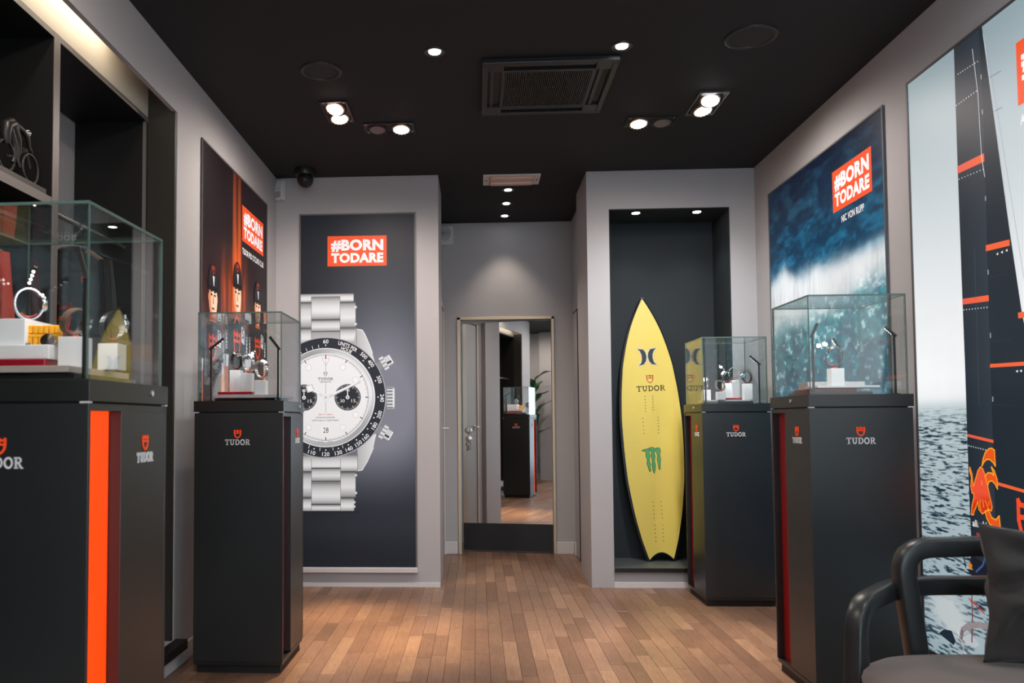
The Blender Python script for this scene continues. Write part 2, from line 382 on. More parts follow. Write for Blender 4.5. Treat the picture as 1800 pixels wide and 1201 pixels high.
# rear wall with the shop window to the street (behind the photographer)
RY = -1.6
m = MB().box(-2.45, RY-.1, 0, -.25, RY, CEIL).box(1.70, RY-.1, 0, 2.0, RY, CEIL).box(-.25, RY-.1, 2.5, 1.70, RY, CEIL).box(-.25, RY-.1, 0, 1.70, RY, .12)
m.box(-1.62, RY, 0, -1.25, RY+.18, CEIL)
struct('wall_rear', m, M['wall'])
wo = struct('window_1', MB().box(-.25, RY-.06, .12, -.20, RY-.01, 2.5).box(1.65, RY-.06, .12, 1.70, RY-.01, 2.5).box(.70, RY-.06, .17, .75, RY-.01, 2.45).box(-.2, RY-.06, .12, 1.65, RY-.01, .17).box(-.2, RY-.06, 2.45, 1.65, RY-.01, 2.5), M['blackm'])
obj('pane', MB().box(-.2, RY-.045, .17, .70, RY-.035, 2.45), M['glass'], wo, True)
obj('pane', MB().box(.75, RY-.045, .17, 1.65, RY-.035, 2.45), M['glass'], wo, True)
# baseboards
struct('baseboard_left', MB().box(XL, 3.60, 0, XL+.013, YF, .085).box(XL, .25, 0, XL+.013, 3.60, .055), M['white'], bevel=.003)
struct('baseboard_right', MB().box(XR-.013, 3.5, 0, XR, YF, .085), M['white'], bevel=.003)
struct('baseboard_front_left', MB().box(XL+.013, YF-.008, 0, -.256, YF, .028), M['white'])
struct('baseboard_front_right', MB().box(NX0, YF-.002, 0, NX1, YF+.02, .036), M['white'])
struct('baseboard_back', MB().box(-.291, YB-.014, 0, DX0-.012, YB, .10).box(DX1+.012, YB-.014, 0, .79, YB, .10), M['white'], bevel=.003)
struct('baseboard_corridor_right', MB().box(.792, 6.62, 0, .804, YB, .10), M['white'], bevel=.002)
struct('baseboard_rear', MB().box(-2.35, RY, 0, -1.62, RY+.014, .12).box(-1.25, RY, 0, -.25, RY+.014, .12), M['white'], bevel=.003)

# ---- mirrored door at the end of the corridor, ajar
TH = math.radians(9.6)
fr = struct('door_1', MB().box(DX0-.004, YB-.014, 0, DX0+.024, YB+.1, DZ).box(DX1-.012, YB-.014, 0, DX1+.010, YB+.1, DZ).box(DX0-.004, YB-.014, DZ-.022, DX1+.010, YB+.1, DZ+.004), M['gold'], bevel=.002)
HX, HY = .625, 6.700
dt = Vector((-math.cos(TH), math.sin(TH), 0)); dn = Vector((-math.sin(TH), -math.cos(TH), 0))
DM = Matrix(((dt.x, -dn.x, 0, HX), (dt.y, -dn.y, 0, HY), (0, 0, 1, 0), (0, 0, 0, 1)))   # x along leaf from hinge, y away from viewer
DW = .765
def dbox(x0, y0, z0, x1, y1, z1, mb=None): return (mb or MB()).box(x0, y0, z0, x1, y1, z1, M=DM)
obj('door_leaf', dbox(0, .006, .012, DW, .045, DZ-.03), mat('door_leaf_paint', (.42, .36, .30), .5), fr, True, bevel=.001)
obj('mirror_panel', dbox(.004, 0, .243, DW-.006, .006, DZ-.034), M['mirror'], fr, True, label='tall mirror covering the door')
obj('kick_plate', dbox(.004, -.003, .016, DW-.006, .006, .240), mat('black_kick_plate', (.010, .010, .011), .5, var=.3, scale=12), fr, True, label='black kick plate')
def knob(z, knobby):
    q = MB(); X = DW-.055
    pr = [(.026, 0), (.026, .006), (.011, .010), (.010, .026), (.024, .034), (.026, .046), (.018, .056), (0, .058)] if knobby else [(.027, 0), (.027, .010), (.022, .014), (0, .014)]
    R = DM @ Matrix.Translation((X, 0, z)) @ Matrix.Rotation(PI/2, 4, 'X')
    q.lathe(pr, n=24, M=R)
    return q
obj('door_knob', knob(1.027, True), M['steel'], fr, True, smooth=True, label='round steel knob')
lk = obj('lock_cylinder', knob(.955, False), M['steel'], fr, True, smooth=True, label='round steel lock rose')
def key_mb(dx, dy, tilt):
    T = DM @ Matrix.Translation((DW-.055+dx, -.022+dy, .955)) @ Matrix.Rotation(tilt, 4, 'Y')
    q = MB(); q.cyl((0, 0, -.045), .012, .004, 14, 'y', M=T)
    q.box(-.003, -.003, -.100, .003, 0, -.055, M=T); q.box(.002, -.003, -.095, .008, 0, -.088, M=T).box(.002, -.003, -.080, .007, 0, -.075, M=T)
    return q
kr = empty('key_bunch', DM @ Vector((DW-.055, -.02, .85)), 0, 'bunch of keys hanging from the lock of the mirrored door', 'keys')
obj('key', key_mb(.0, 0, .10), M['keyb'], kr, True, label='copper-coloured key'); obj('key', key_mb(-.008, -.004, -.22), M['steel'], kr, True)
obj('key', key_mb(.012, -.002, .02), M['blackm'], kr, True, label='black key fob')
q = MB(); T = DM @ Matrix.Translation((DW-.055, -.022, .932)); q.tube([T @ Vector((.014*math.cos(a), 0, .016*math.sin(a))) for a in np.linspace(0, 2*PI, 17)[:-1]], .0016, 6, closed=True)
obj('key_ring', q, M['steel'], kr, True, smooth=True)

# ---- flush door in the corridor's left wall (seen in the mirror) with lever, and in the right wall
o = struct('door_2', MB().box(-.291, 6.02, .01, -.281, 6.66, 2.02), mat('door_paint_grey', (.46, .45, .44), .45), bevel=.002)
obj('door_frame', MB().box(-.291, 5.985, 0, -.272, 6.015, 2.055).box(-.291, 6.665, 0, -.272, 6.69, 2.055).box(-.291, 5.985, 2.03, -.272, 6.69, 2.055), M['white'], o, True, bevel=.002)
h = obj('door_handle', MB().cyl((-.281, 6.09, 1.05), .022, .008, 20, 'x').tube([(-.276, 6.09, 1.05), (-.235, 6.09, 1.05), (-.228, 6.10, 1.05), (-.226, 6.20, 1.05)], .008, 10), M['plastic'], o, True, smooth=True, label='white lever handle')
o = struct('door_3', MB().box(.800, 6.36, .01, .8035, 6.62, 1.985), M['wall'])
obj('door_gap', MB().box(.797, 6.352, 0, .8045, 6.358, 1.995).box(.797, 6.352, 1.988, .8045, 6.625, 1.994), M['lamdark'], o, True)

# ---- text and flat print tools
_tc = {}
def text_tris(s, bold=0.0):
    """triangles (2D) of a text, normalised to its own bounding box 0..1 x 0..1, and its aspect"""
    k = (s, bold)
    if k in _tc: return _tc[k]
    cu = bpy.data.curves.new('t', 'FONT'); cu.body = s; cu.size = 1; cu.offset = bold; cu.resolution_u = 3; cu.fill_mode = 'FRONT'; cu.space_character = 1+bold*1.2
    o = bpy.data.objects.new('t', cu); COL.objects.link(o); dg = bpy.context.evaluated_depsgraph_get(); me = o.evaluated_get(dg).to_mesh()
    me.calc_loop_triangles(); P = np.array([v.co[:2] for v in me.vertices]); T = [tuple(t.vertices) for t in me.loop_triangles]
    bo = [(e[0], e[1]) for e in ()]
    mn, mx = P.min(0), P.max(0); P = (P-mn)/(mx-mn); asp = float((mx-mn)[0]/(mx-mn)[1])
    o.evaluated_get(dg).to_mesh_clear(); bpy.data.objects.remove(o); bpy.data.curves.remove(cu)
    _tc[k] = ([[tuple(P[i]) for i in t] for t in T], asp)
    return _tc[k]
def text_in(s, x0, y0, w, h, bold=0.0, fn=None):
    tr, _ = text_tris(s, bold)
    out = [[(x0+u*w, y0+v*h) for u, v in t] for t in tr]
    return [[fn(*p) for p in t] for t in out] if fn else out
def poly(pts):
    pts = [Vector((a, b, 0)) for a, b in pts]
    return [[(pts[i].x, pts[i].y) for i in t] for t in tessellate_polygon([pts])]
def stroke(pts, w, closed=False):
    out = []; n = len(pts)
    for i in range(n if closed else n-1):
        a, b = Vector(pts[i]), Vector(pts[(i+1) % n]); d = (b-a)
        if d.length < 1e-9: continue
        d.normalize(); nn = Vector((-d.y, d.x))*w/2; e = d*w*.30
        a2, b2 = a-e, b+e
        q = [a2+nn, a2-nn, b2-nn, b2+nn]; q = [tuple(v) for v in q]; out += [[q[0], q[1], q[2]], [q[0], q[2], q[3]]]
    return out
def arc(cx, cy, r0, r1, a0=0, a1=2*PI, n=48):
    out = []
    for i in range(n):
        t0 = a0+(a1-a0)*i/n; t1 = a0+(a1-a0)*(i+1)/n
        P = [(cx+r*math.cos(t), cy+r*math.sin(t)) for r, t in ((r0, t0), (r1, t0), (r1, t1), (r0, t1))]
        out += [[P[0], P[1], P[2]], [P[0], P[2], P[3]]] if r0 > 0 else [[P[0], P[1], P[2]]]
    return out
def rect(x0, y0, x1, y1): return [[(x0, y0), (x1, y0), (x1, y1)], [(x0, y0), (x1, y1), (x0, y1)]]
def rrect(cx, cy, w, h, ang=0):
    c, s = math.cos(ang), math.sin(ang)
    P = [(cx+a*c-b*s, cy+a*s+b*c) for a, b in ((-w/2, -h/2), (w/2, -h/2), (w/2, h/2), (-w/2, h/2))]
    return [[P[0], P[1], P[2]], [P[0], P[2], P[3]]]
def clip_tri(t, x0, y0, x1, y1):
    P = list(t)
    for ax, lim, sg in ((0, x0, 1), (0, x1, -1), (1, y0, 1), (1, y1, -1)):
        Q = []
        for i in range(len(P)):
            a, b = P[i], P[(i+1) % len(P)]; da, db = (a[ax]-lim)*sg, (b[ax]-lim)*sg
            if da >= 0: Q.append(a)
            if (da >= 0) != (db >= 0):
                k = da/(da-db); Q.append((a[0]+(b[0]-a[0])*k, a[1]+(b[1]-a[1])*k))
        P = Q
        if len(P) < 3: return []
    return [[P[0], P[i], P[i+1]] for i in range(1, len(P)-1)]
# slab-serif capitals in a unit-high box
def slab(ch):
    s, t = .20, .13
    if ch == 'T': return rect(.0, 1-t, 1.0, 1)+rect(.5-s/2, 0, .5+s/2, 1)+rect(.24, 0, .76, t*.8)+rect(0, .68, .10, 1)+rect(.90, .68, 1.0, 1), 1.0
    if ch == 'U': return rect(.12, .35, .12+s, 1)+rect(.78-s*.1, .35, .78+s*.7, 1)+rect(0, 1-t, .44, 1)+rect(.64, 1-t, 1.06, 1)+[[(.52+.40*x1, .38+.40*y1) for x1, y1 in tr] for tr in arc(0, 0, .55, .98, PI, 2*PI, 14)], 1.06
    if ch == 'D': return rect(.12, 0, .12+s, 1)+rect(0, 0, .5, t)+rect(0, 1-t, .5, 1)+[[(.45+.58*x1, .5+.5*y1) for x1, y1 in tr] for tr in arc(0, 0, .68, 1.0, -PI/2, PI/2, 16)], 1.03
    if ch == 'O': return [[(.54+.54*x1, .5+.52*y1) for x1, y1 in tr] for tr in arc(0, 0, .64, 1.0, 0, 2*PI, 28)], 1.08
    if ch == 'R': return rect(.12, 0, .12+s, 1)+rect(0, 0, .46, t*.8)+rect(0, 1-t, .5, 1)+rect(.3, .44, .5, .44+t)+[[(.48+.40*x1, .72+.28*y1) for x1, y1 in tr] for tr in arc(0, 0, .55, 1.0, -PI/2, PI/2, 14)]+poly([(.42, .48), (.64, .48), (.94, .10), (1.08, .10), (1.08, 0), (.80, 0)]), 1.08
def slab_word(word, x0, y0, w, h):
    out = []; adv = 0; parts = []
    for ch in word:
        tr, ww = slab(ch); parts.append((tr, adv)); adv += ww+.16
    adv -= .16
    for tr, a in parts: out += [[(x0+(a+u)/adv*w, y0+v*h) for u, v in t] for t in tr]
    return out
def shield2d(cx, cy, w, h, lw=.13):
    """crest outline with crown notches, cross bars"""
    L_ = [(-.5, .5), (-.5, .05), (-.42, -.2), (-.25, -.38), (0, -.5)]
    R_ = [(-a, b) for a, b in L_]
    top = [(-.5, .5), (-.42, .40), (-.2, .38), (-.1, .42), (0, .5), (.1, .42), (.2, .38), (.42, .40), (.5, .5)]
    S = lambda P: [(cx+a*w, cy+b*h) for a, b in P]
    g = w*lw; out = []
    for P in (L_, R_, top, [(-.45, .12), (.45, .12)], [(0, .45), (0, .12)], [(-.48, .30), (.48, .30)] if False else [(0, .45), (0, .12)]):
        out += stroke(S(P), g)
    return out
def mesh_flat(name, items, fn, m, parent, nrm, world=True, **k):
    """items: (triangles, colour or function, layer); fn(u, v, d) -> world point, d = distance out of the surface"""
    vs, fs, cs = [], [], []
    for tris, col, lay in items:
        for t in tris:
            n = len(vs)
            a = (t[1][0]-t[0][0])*(t[2][1]-t[0][1])-(t[2][0]-t[0][0])*(t[1][1]-t[0][1])
            if abs(a) < 1e-12: continue
            if a < 0: t = [t[0], t[2], t[1]]
            for p_ in t:
                vs.append(fn(p_[0], p_[1], lay)); cs.append(lin(col(p_[0], p_[1])) if callable(col) else lin(col))
            fs.append((n, n+1, n+2) if nrm > 0 else (n, n+2, n+1))
    me = bpy.data.meshes.new(name); me.from_pydata([tuple(v) for v in vs], [], fs); me.materials.append(m)
    ca = me.color_attributes.new('Col', 'FLOAT_COLOR', 'POINT')
    ca.data.foreach_set('color', np.concatenate([np.array(cs, dtype=np.float32).reshape(-1, 3), np.ones((len(cs), 1), np.float32)], 1).ravel())
    o = bpy.data.objects.new(name, me); COL.objects.link(o); attach(o, parent, world); tag(o, k.get('label'), kind=k.get('kind')); return o
def grid_print(name, u0, v0, u1, v1, nu, nv, cf, fn, m, parent, nrm, d=0.0, **k):
    """a printed sheet as a fine grid; cf(U, V) gives sRGB 0..255 arrays"""
    U, V = np.meshgrid(np.linspace(u0, u1, nu+1), np.linspace(v0, v1, nv+1))
    C = np.clip(np.stack(cf(U, V), -1).reshape(-1, 3)/255, 0, 1); C = np.where(C <= .04045, C/12.92, ((C+.055)/1.055)**2.4)
    P = [tuple(fn(a, b, d)) for a, b in zip(U.ravel(), V.ravel())]
    i = (np.arange(nv)[:, None]*(nu+1)+np.arange(nu)[None]).ravel(); F = np.stack([i, i+1, i+nu+2, i+nu+1], 1)
    if nrm < 0: F = F[:, ::-1]
    me = bpy.data.meshes.new(name); me.from_pydata(P, [], F.tolist()); me.materials.append(m)
    ca = me.color_attributes.new('Col', 'FLOAT_COLOR', 'POINT')
    ca.data.foreach_set('color', np.concatenate([C, np.ones((len(C), 1))], 1).astype(np.float32).ravel())
    o = bpy.data.objects.new(name, me); COL.objects.link(o); attach(o, parent, True); tag(o, k.get('label'), kind=k.get('kind')); return o
_perm = rng.random((256, 256))
def vnoise(x, y):
    xi = np.floor(x).astype(int); yi = np.floor(y).astype(int); fx = x-xi; fy = y-yi; fx = fx*fx*(3-2*fx); fy = fy*fy*(3-2*fy)
    g = lambda a, b: _perm[a % 256, b % 256]
    return (g(xi, yi)*(1-fx)+g(xi+1, yi)*fx)*(1-fy)+(g(xi, yi+1)*(1-fx)+g(xi+1, yi+1)*fx)*fy
def fbm(x, y, o=4):
    s = 0; a = .5
    for i in range(o): s = s+a*vnoise(x*2**i+i*17.3, y*2**i+i*9.1); a *= .5
    return s/(1-.5**o)
WHITE = (238, 236, 238); ORG = (240, 84, 40)
def slogan(poster, fn, m, nrm, x0, z0, x1, z1, d=.001, prefix=''):
    """the orange slogan sign: two lines of heavy capitals"""
    w, h = x1-x0, z1-z0
    s = mesh_flat('slogan_panel', [(rect(x0, z0, x1, z1), ORG, d)], fn, m, poster, nrm, label='orange slogan panel')
    it = [(text_in('#BORN', x0+.06*w, z0+.475*h, .885*w, .41*h, .055), WHITE, d+.0008), (text_in('TODARE', x0+.06*w, z0+.105*h, .885*w, .335*h, .055), WHITE, d+.0008)]
    mesh_flat('slogan_lettering', it, fn, m, s, nrm, label='white slogan lettering')
def frame_strips(fn, u0, v0, u1, v1, t=.010, d0=-.002, d1=.004):
    q = MB()
    for a, b, c, e in ((u0-t, v0-t, u0, v1+t), (u1, v0-t, u1+t, v1+t), (u0, v1, u1, v1+t), (u0, v0-t, u1, v0)):
        vs = [fn(*p_) for p_ in ((a, b, d0), (c, b, d0), (c, e, d0), (a, e, d0), (a, b, d1), (c, b, d1), (c, e, d1), (a, e, d1))]
        q.add(vs, [(3, 2, 1, 0), (4, 5, 6, 7), (0, 1, 5, 4), (1, 2, 6, 5), (2, 3, 7, 6), (3, 0, 4, 7)])
    return q
ZT, ZB = 2.520, .118

# ================= watch poster on the left pier
fW = lambda u, v, d: (u, YF-.006-d, v)
PX0, PX1 = -1.198, -.418
pw = empty('watch_poster', (-.81, YF, ZB), 0, 'tall backlit poster of a giant steel watch, left of the corridor', 'poster')
obj('frame', frame_strips(fW, PX0, ZB, PX1, ZT), mat('poster_frame_grey', (.16, .15, .15), .5), pw, True)
obj('bottom_ledge', MB().box(PX0-.012, YF-.034, .098, PX1+.012, YF, .130), M['white'], pw, True, bevel=.003, label='white bottom ledge')
CX, CZ = -1.025, 1.271
def cfw(U, V):
    d1 = np.exp(-(((U+.62)/.42)**2+((V-1.42)/.60)**2)); d2 = np.exp(-(((U+.78)/.6)**2+((V-1.0)/.36)**2))*.55
    flo = 1/(1+np.exp((V-.47)/.03)); g = np.clip(d1*.95+d2*(1-flo)+flo*.10*np.exp(-((V-.42)/.12)**2), 0, 1)
    base = np.stack([28+0*U, 32+0*U, 40+0*U]); hi = np.array([128, 130, 142])[:, None, None]
    C = base*(1-g)+hi*g
    return C[0], C[1], C[2]
grid_print('poster_print', PX0, ZB, PX1, ZT, 40, 120, cfw, fW, M['print'], pw, +1)
mesh_flat('print_edge', [(rect(-.47, ZB-.002, -.452, ZB+.006), (10, 10, 10), .012)], fW, M['blackm'], pw, +1)
slogan(pw, fW, M['print'], +1, -1.013, 2.166, -.607, 2.374)
clipw = lambda T: [c for t in T for c in clip_tri(t, PX0, ZB, PX1, ZT)]
z6 = lambda x, y: (CX+(x-342)/4.62*.00383, CZ-(y-920)/4.62*.00383)
z7 = lambda x, y: (CX+(500+x/4.003-573)*.00383, CZ-(740+y/4.003-699)*.00383)
def vgrad(v0, v1, stops):
    """brushed, cylindrical-looking vertical gradient of greys"""
    def f(u, v):
        t = min(1, max(0, (v-v0)/(v1-v0))); 
        for (a, ga), (b, gb) in zip(stops, stops[1:]):
            if t <= b: k = (t-a)/(b-a+1e-9); g = ga+(gb-ga)*k; return (g, g+1, g+3)
        return (stops[-1][1],)*3
    return f
def gbar(x0, z0, x1, z1, stops, n=10):
    return [(clipw(rect(x0, z0+(z1-z0)*i/n, x1, z0+(z1-z0)*(i+1)/n)), vgrad(z0, z1, stops)) for i in range(n)]
W_ = []
MET = [(0, 120), (.12, 185), (.35, 228), (.6, 214), (.85, 175), (1, 105)]
MT2 = [(0, 90), (.1, 165), (.4, 222), (.7, 205), (.92, 150), (1, 70)]
def zb(f, x0, y0, x1, y1): a = f(x0, y0); b = f(x1, y1); return a[0], b[1], b[0], a[1]
def link(f, x0, y0, x1, y1, st, lay):
    a, b, c, d = zb(f, x0, y0, x1, y1)
    for t, cf in gbar(a, b, c, d, st): W_.append((t, cf, lay))
    mir = (2*CX-c, 2*CX-a)
    for t, cf in gbar(mir[0], b, mir[1], d, st): W_.append((t, cf, lay))
L0 = .0010
link(z6, 342, 66, 572, 136, MET, L0); link(z6, 342, 136, 588, 352, MT2, L0); link(z6, 342, 352, 598, 480, MET, L0)
link(z6, 342, 88, 460, 280, MET, L0+.0004); link(z6, 342, 282, 460, 378, MT2, L0+.0004); link(z6, 342, 380, 462, 470, [(0, 190), (1, 160)], L0+.0004)
for yy in (180, 320): W_.append((clipw(arc(*z6(588, yy), 0, .010, n=12)), (205, 207, 212), L0+.0004))
for xx in (222, 460): W_.append((clipw(stroke([z6(xx, 90), z6(xx, 470)], .0025)), (95, 98, 104), L0+.0006))
for yy in (136, 352): W_.append((clipw(stroke([z6(130, yy), z6(582, yy)], .003)), (60, 62, 68), L0+.0003))
for yy in (280, 379): W_.append((clipw(stroke([z6(222, yy), z6(460, yy)], .004)), (55, 58, 64), L0+.0006))
mesh_flat('bracelet_picture', W_, fW, M['print'], pw, +1, label='printed upper steel bracelet'); W_ = []
link(z7, 292, 240, 518, 360, MET, L0); link(z7, 292, 360, 503, 544, MT2, L0); link(z7, 292, 546, 492, 637, MET, L0)
link(z7, 292, 335, 396, 428, MT2, L0+.0004); link(z7, 292, 432, 396, 590, MET, L0+.0004); link(z7, 292, 592, 396, 637, MT2, L0+.0004)
W_.append((clipw(rect(*zb(z7, 150, 637, 530, 652))), (36, 40, 48), L0))
for yy in (385, 510, 575, 605): W_.append((clipw(arc(*z7(506 if yy < 540 else 494, yy), 0, .009, n=12)), (205, 207, 212), L0+.0004))
for xx in (190, 397): W_.append((clipw(stroke([z7(xx, 270), z7(xx, 637)], .0025)), (95, 98, 104), L0+.0006))
for yy in (360, 545): W_.append((clipw(stroke([z7(120, yy), z7(503, yy)], .004)), (60, 62, 68), L0+.0003))
for yy in (334, 428, 590): W_.append((clipw(stroke([z7(190, yy), z7(396, yy)], .005)), (40, 42, 48), L0+.0006))
mesh_flat('bracelet_picture', W_, fW, M['print'], pw, +1, label='printed lower steel bracelet'); W_ = []
# lugs and case side
lug = lambda u, v: (lambda g: (g, g+1, g+4))(150+75*min(1, max(0, (u+.90)/.22)))
W_.append((clipw(poly([z6(596, 360), z6(640, 366), z6(662, 400), z6(700, 490), z6(725, 560), z6(748, 640), z6(640, 640), z6(560, 520)])), lug, L0+.0002))
W_.append((clipw(stroke([z6(598, 362), z6(642, 368), z6(664, 402), z6(702, 490), z6(727, 560)], .004)), (245, 246, 248), L0+.0005))
W_.append((clipw(stroke([z6(596, 360), z6(596, 520)], .003)), (110, 112, 118), L0+.0006))
mesh_flat('lug_picture', W_, fW, M['print'], pw, +1); W_ = []
W_.append((clipw(poly([z7(518, 200), z7(600, 120), z7(652, 90), z7(628, 200), z7(585, 290), z7(548, 352), z7(518, 356)])), lug, L0+.0002))
W_.append((clipw(stroke([z7(630, 195), z7(587, 290), z7(550, 350), z7(520, 355)], .004)), (240, 241, 244), L0+.0005))
W_.append((clipw(stroke([z7(518, 240), z7(518, 356)], .003)), (110, 112, 118), L0+.0006))
mesh_flat('lug_picture', W_, fW, M['print'], pw, +1); W_ = []
# crown and pushers
def knurl(cx, cz, ang, ln, wd, body=5):
    c, s = math.cos(ang), math.sin(ang)
    R = lambda a, b: (cx+a*c-b*s, cz+a*s+b*c)
    W_.append((clipw(rrect(*R(0, 0), ln*.5, wd*.45, ang)), (150, 152, 158), L0+.0001))
    W_.append((clipw(rrect(*R(ln*.22, 0), ln*.42, wd, ang)), (176, 178, 184), L0+.0006))
    for k in range(9):
        b = -wd/2+wd*(k+.5)/9; W_.append((clipw(rrect(*R(ln*.22, b), ln*.42, wd/26, ang)), (70, 72, 78) if k % 2 else (250, 250, 252), L0+.0009))
    W_.append((clipw(rrect(*R(ln*.48, 0), ln*.14, wd*.9, ang)), (214, 216, 222), L0+.0006))
    for q_ in (-.47, .47): W_.append((clipw(rrect(*R(ln*.3, wd*q_), ln*.5, wd*.03, ang)), (90, 92, 98), L0+.0010))
def pusher(a):
    ca, sa = math.cos(a), math.sin(a)
    P = lambda r: (CX+r*ca, CZ+r*sa)
    W_.append((clipw(rrect(*P(.425), .05, .050, a)), (140, 142, 148), L0+.0001))
    W_.append((clipw(rrect(*P(.458), .032, .095, a)), (196, 198, 203), L0+.0006))
    for k in range(7): W_.append((clipw(rrect(CX+.458*ca-(-.04+.0133*k)*sa, CZ+.458*sa+(-.04+.0133*k)*ca, .032, .0035, a)), (74, 76, 82) if k % 2 else (252, 252, 253), L0+.0009))
    W_.append((clipw(rrect(*P(.492), .040, .066, a)), (205, 207, 212), L0+.0006))
    W_.append((clipw(rrect(CX+.492*ca+.012*sa, CZ+.492*sa-.012*ca, .034, .014, a)), (60, 62, 68), L0+.0009))
    W_.append((clipw(rrect(*P(.514), .006, .062, a)), (245, 246, 248), L0+.0010))
pusher(math.radians(30)); mesh_flat('pusher_picture', W_, fW, M['print'], pw, +1); W_ = []
pusher(math.radians(-31)); mesh_flat('pusher_picture', W_, fW, M['print'], pw, +1); W_ = []
W_.append((clipw(rect(CX+.39, CZ-.05, CX+.425, CZ+.045)), (150, 152, 158), L0+.0001))
W_.append((clipw(rect(CX+.415, CZ-.082, CX+.468, CZ+.068)), (168, 170, 176), L0+.0006))
for k in range(13):
    zz = CZ-.074+.011*k; W_.append((clipw(rect(CX+.417, zz, CX+.455, zz+.0045)), (245, 246, 248) if k % 2 else (92, 95, 101), L0+.0009))
W_.append((clipw(rect(CX+.455, CZ-.068, CX+.468, CZ+.056)), (226, 228, 232), L0+.0010))
mesh_flat('crown_picture', W_, fW, M['print'], pw, +1, label='printed winding crown')
# bezel
ACOS = lambda t: PI/2-math.radians(t)
B_ = []
B_.append((clipw(arc(CX, CZ, .333, .409, n=96)), (44, 48, 56), .0024)); B_.append((clipw(arc(CX, CZ, .405, .411, n=96)), (170, 172, 178), .0026)); B_.append((clipw(arc(CX, CZ, .331, .337, n=96)), (220, 222, 226), .0027))
def on_arc(s, deg, r, h, wd, flip, bold=.012):
    c, s_ = CX, CZ
    _, asp = text_tris(s, bold); w = wd
    def f(u, v):
        a = ACOS(deg); k = u/r if not flip else -u/r
        a2 = a-k; rr = r+(v if not flip else -v); return (CX+rr*math.cos(a2), CZ+rr*math.sin(a2))
    return clipw(text_in(s, -w/2, -h/2, w, h, bold, f))
for s, dg, r, wd, fl in (('60', 0, .381, .037, 0), ('UNITS PER', 23.5, .381, .138, 0), ('HOUR', 24, .351, .080, 0), ('500', 42.7, .384, .052, 0), ('400', 53.5, .384, .052, 0), ('300', 72, .384, .052, 0), ('240', 91, .384, .052, 0), ('200', 108, .384, .052, 1), ('180', 120.5, .384, .050, 1), ('160', 135, .384, .050, 1), ('150', 144.6, .384, .050, 1), ('140', 155.5, .384, .050, 1), ('130', 167, .384, .050, 1), ('120', 180, .384, .050, 1), ('110', 194.5, .384, .050, 1), ('100', 216, .384, .05, 1)):
    B_.append((on_arc(s, dg, r, .027, wd, fl), (240, 240, 242), .0030))
for dg in (0, 46, 56, 72, 90, 108, 113, 120, 127, 135, 144, 154.5, 166, 180, 193): B_.append((clipw(arc(CX+.356*math.cos(ACOS(dg)), CZ+.356*math.sin(ACOS(dg)), 0, .0048, n=10)), (240, 240, 242), .0030))
for dg in (-8, -15, -22, -29, 161, 172, 186.5, 199): B_.append((clipw(rrect(CX+.352*math.cos(ACOS(dg)), CZ+.352*math.sin(ACOS(dg)), .022, .0035, ACOS(dg))), (240, 240, 242), .0030))
mesh_flat('bezel_picture', B_, fW, M['print'], pw, +1, label='printed black bezel with white numerals')
D_ = []
def ringgrad(u, v):
    a = math.atan2(v-CZ, u-CX); g = 198+34*math.sin(a*2+.6)+10*math.cos(a*5); return (g, g+1, g+4)
D_.append((clipw(arc(CX, CZ, .300, .333, n=96)), ringgrad, .0024)); D_.append((clipw(arc(CX, CZ, .320, .324, n=96)), (170, 172, 178), .0027))
D_.append((clipw(arc(CX, CZ, 0, .303, n=96)), lambda u, v: (236, 237, 239), .0024))
for k in range(240):
    mj = k % 20 == 0; md = k % 4 == 0; a = PI/2-2*PI*k/240; r1 = .291; ln = .022 if mj else (.013 if md else .008)
    D_.append((clipw(rrect(CX+(r1-ln/2)*math.cos(a), CZ+(r1-ln/2)*math.sin(a), ln, .0055 if mj else .0016, a)), (30, 32, 36), .0028))
D_.append((clipw(arc(CX, CZ, .291, .2925, n=96)), (60, 62, 66), .0028))
for dg in (30, 60, 120, 150, 210, 240, 300, 330):
    c_ = (CX+.235*math.cos(ACOS(dg)), CZ+.235*math.sin(ACOS(dg))); D_.append((clipw(arc(*c_, 0, .021, n=24)), (200, 202, 206), .0028)); D_.append((clipw(arc(*c_, 0, .0185, n=24)), (244, 245, 247), .0031))
D_.append((clipw(poly([(CX-.028, CZ+.268), (CX+.028, CZ+.268), (CX, CZ+.205)])), (208, 210, 214), .0028)); D_.append((clipw(poly([(CX-.020, CZ+.263), (CX+.020, CZ+.263), (CX, CZ+.218)])), (246, 247, 249), .0031))
for sx in (.149, -.149):
    D_.append((clipw(arc(CX+sx, CZ, 0, .0895, n=48)), (46, 49, 54), .0028))
    for k in range(60):
        a = 2*PI*k/60; ln = .018 if k % 5 == 0 else .009
        if k % 5 == 0 or k % 1 == 0: D_.append((clipw(rrect(CX+sx+(.085-ln/2)*math.cos(a), CZ+(.085-ln/2)*math.sin(a), ln, .0016 if k % 5 else .003, a)), (225, 226, 228), .0031))
    D_.append((clipw(text_in('30', CX+sx-.050, CZ-.034, .030, .021)), (235, 236, 238), .0034)); D_.append((clipw(text_in('15', CX+sx+.026, CZ-.034, .028, .021)), (235, 236, 238), .0034))
    D_.append((clipw(text_in('45' if sx > 0 else '60', CX+sx-.013, CZ+.040, .027, .020)), (235, 236, 238), .0034))
    D_.append((clipw(arc(CX+sx, CZ, 0, .013, n=20)), (236, 237, 240), .0037)); D_.append((clipw(rect(CX+sx-.003, CZ, CX+sx+.003, CZ+.055)), (236, 237, 240), .0037)); D_.append((clipw(arc(CX+sx, CZ, 0, .005, n=14)), (80, 84, 90), .0040))
D_.append((clipw(rect(CX-.026, CZ-.245, CX+.026, CZ-.198)), (246, 247, 248), .0028)); D_.append((clipw(text_in('28', CX-.019, CZ-.240, .038, .037)), (32, 34, 38), .0031))
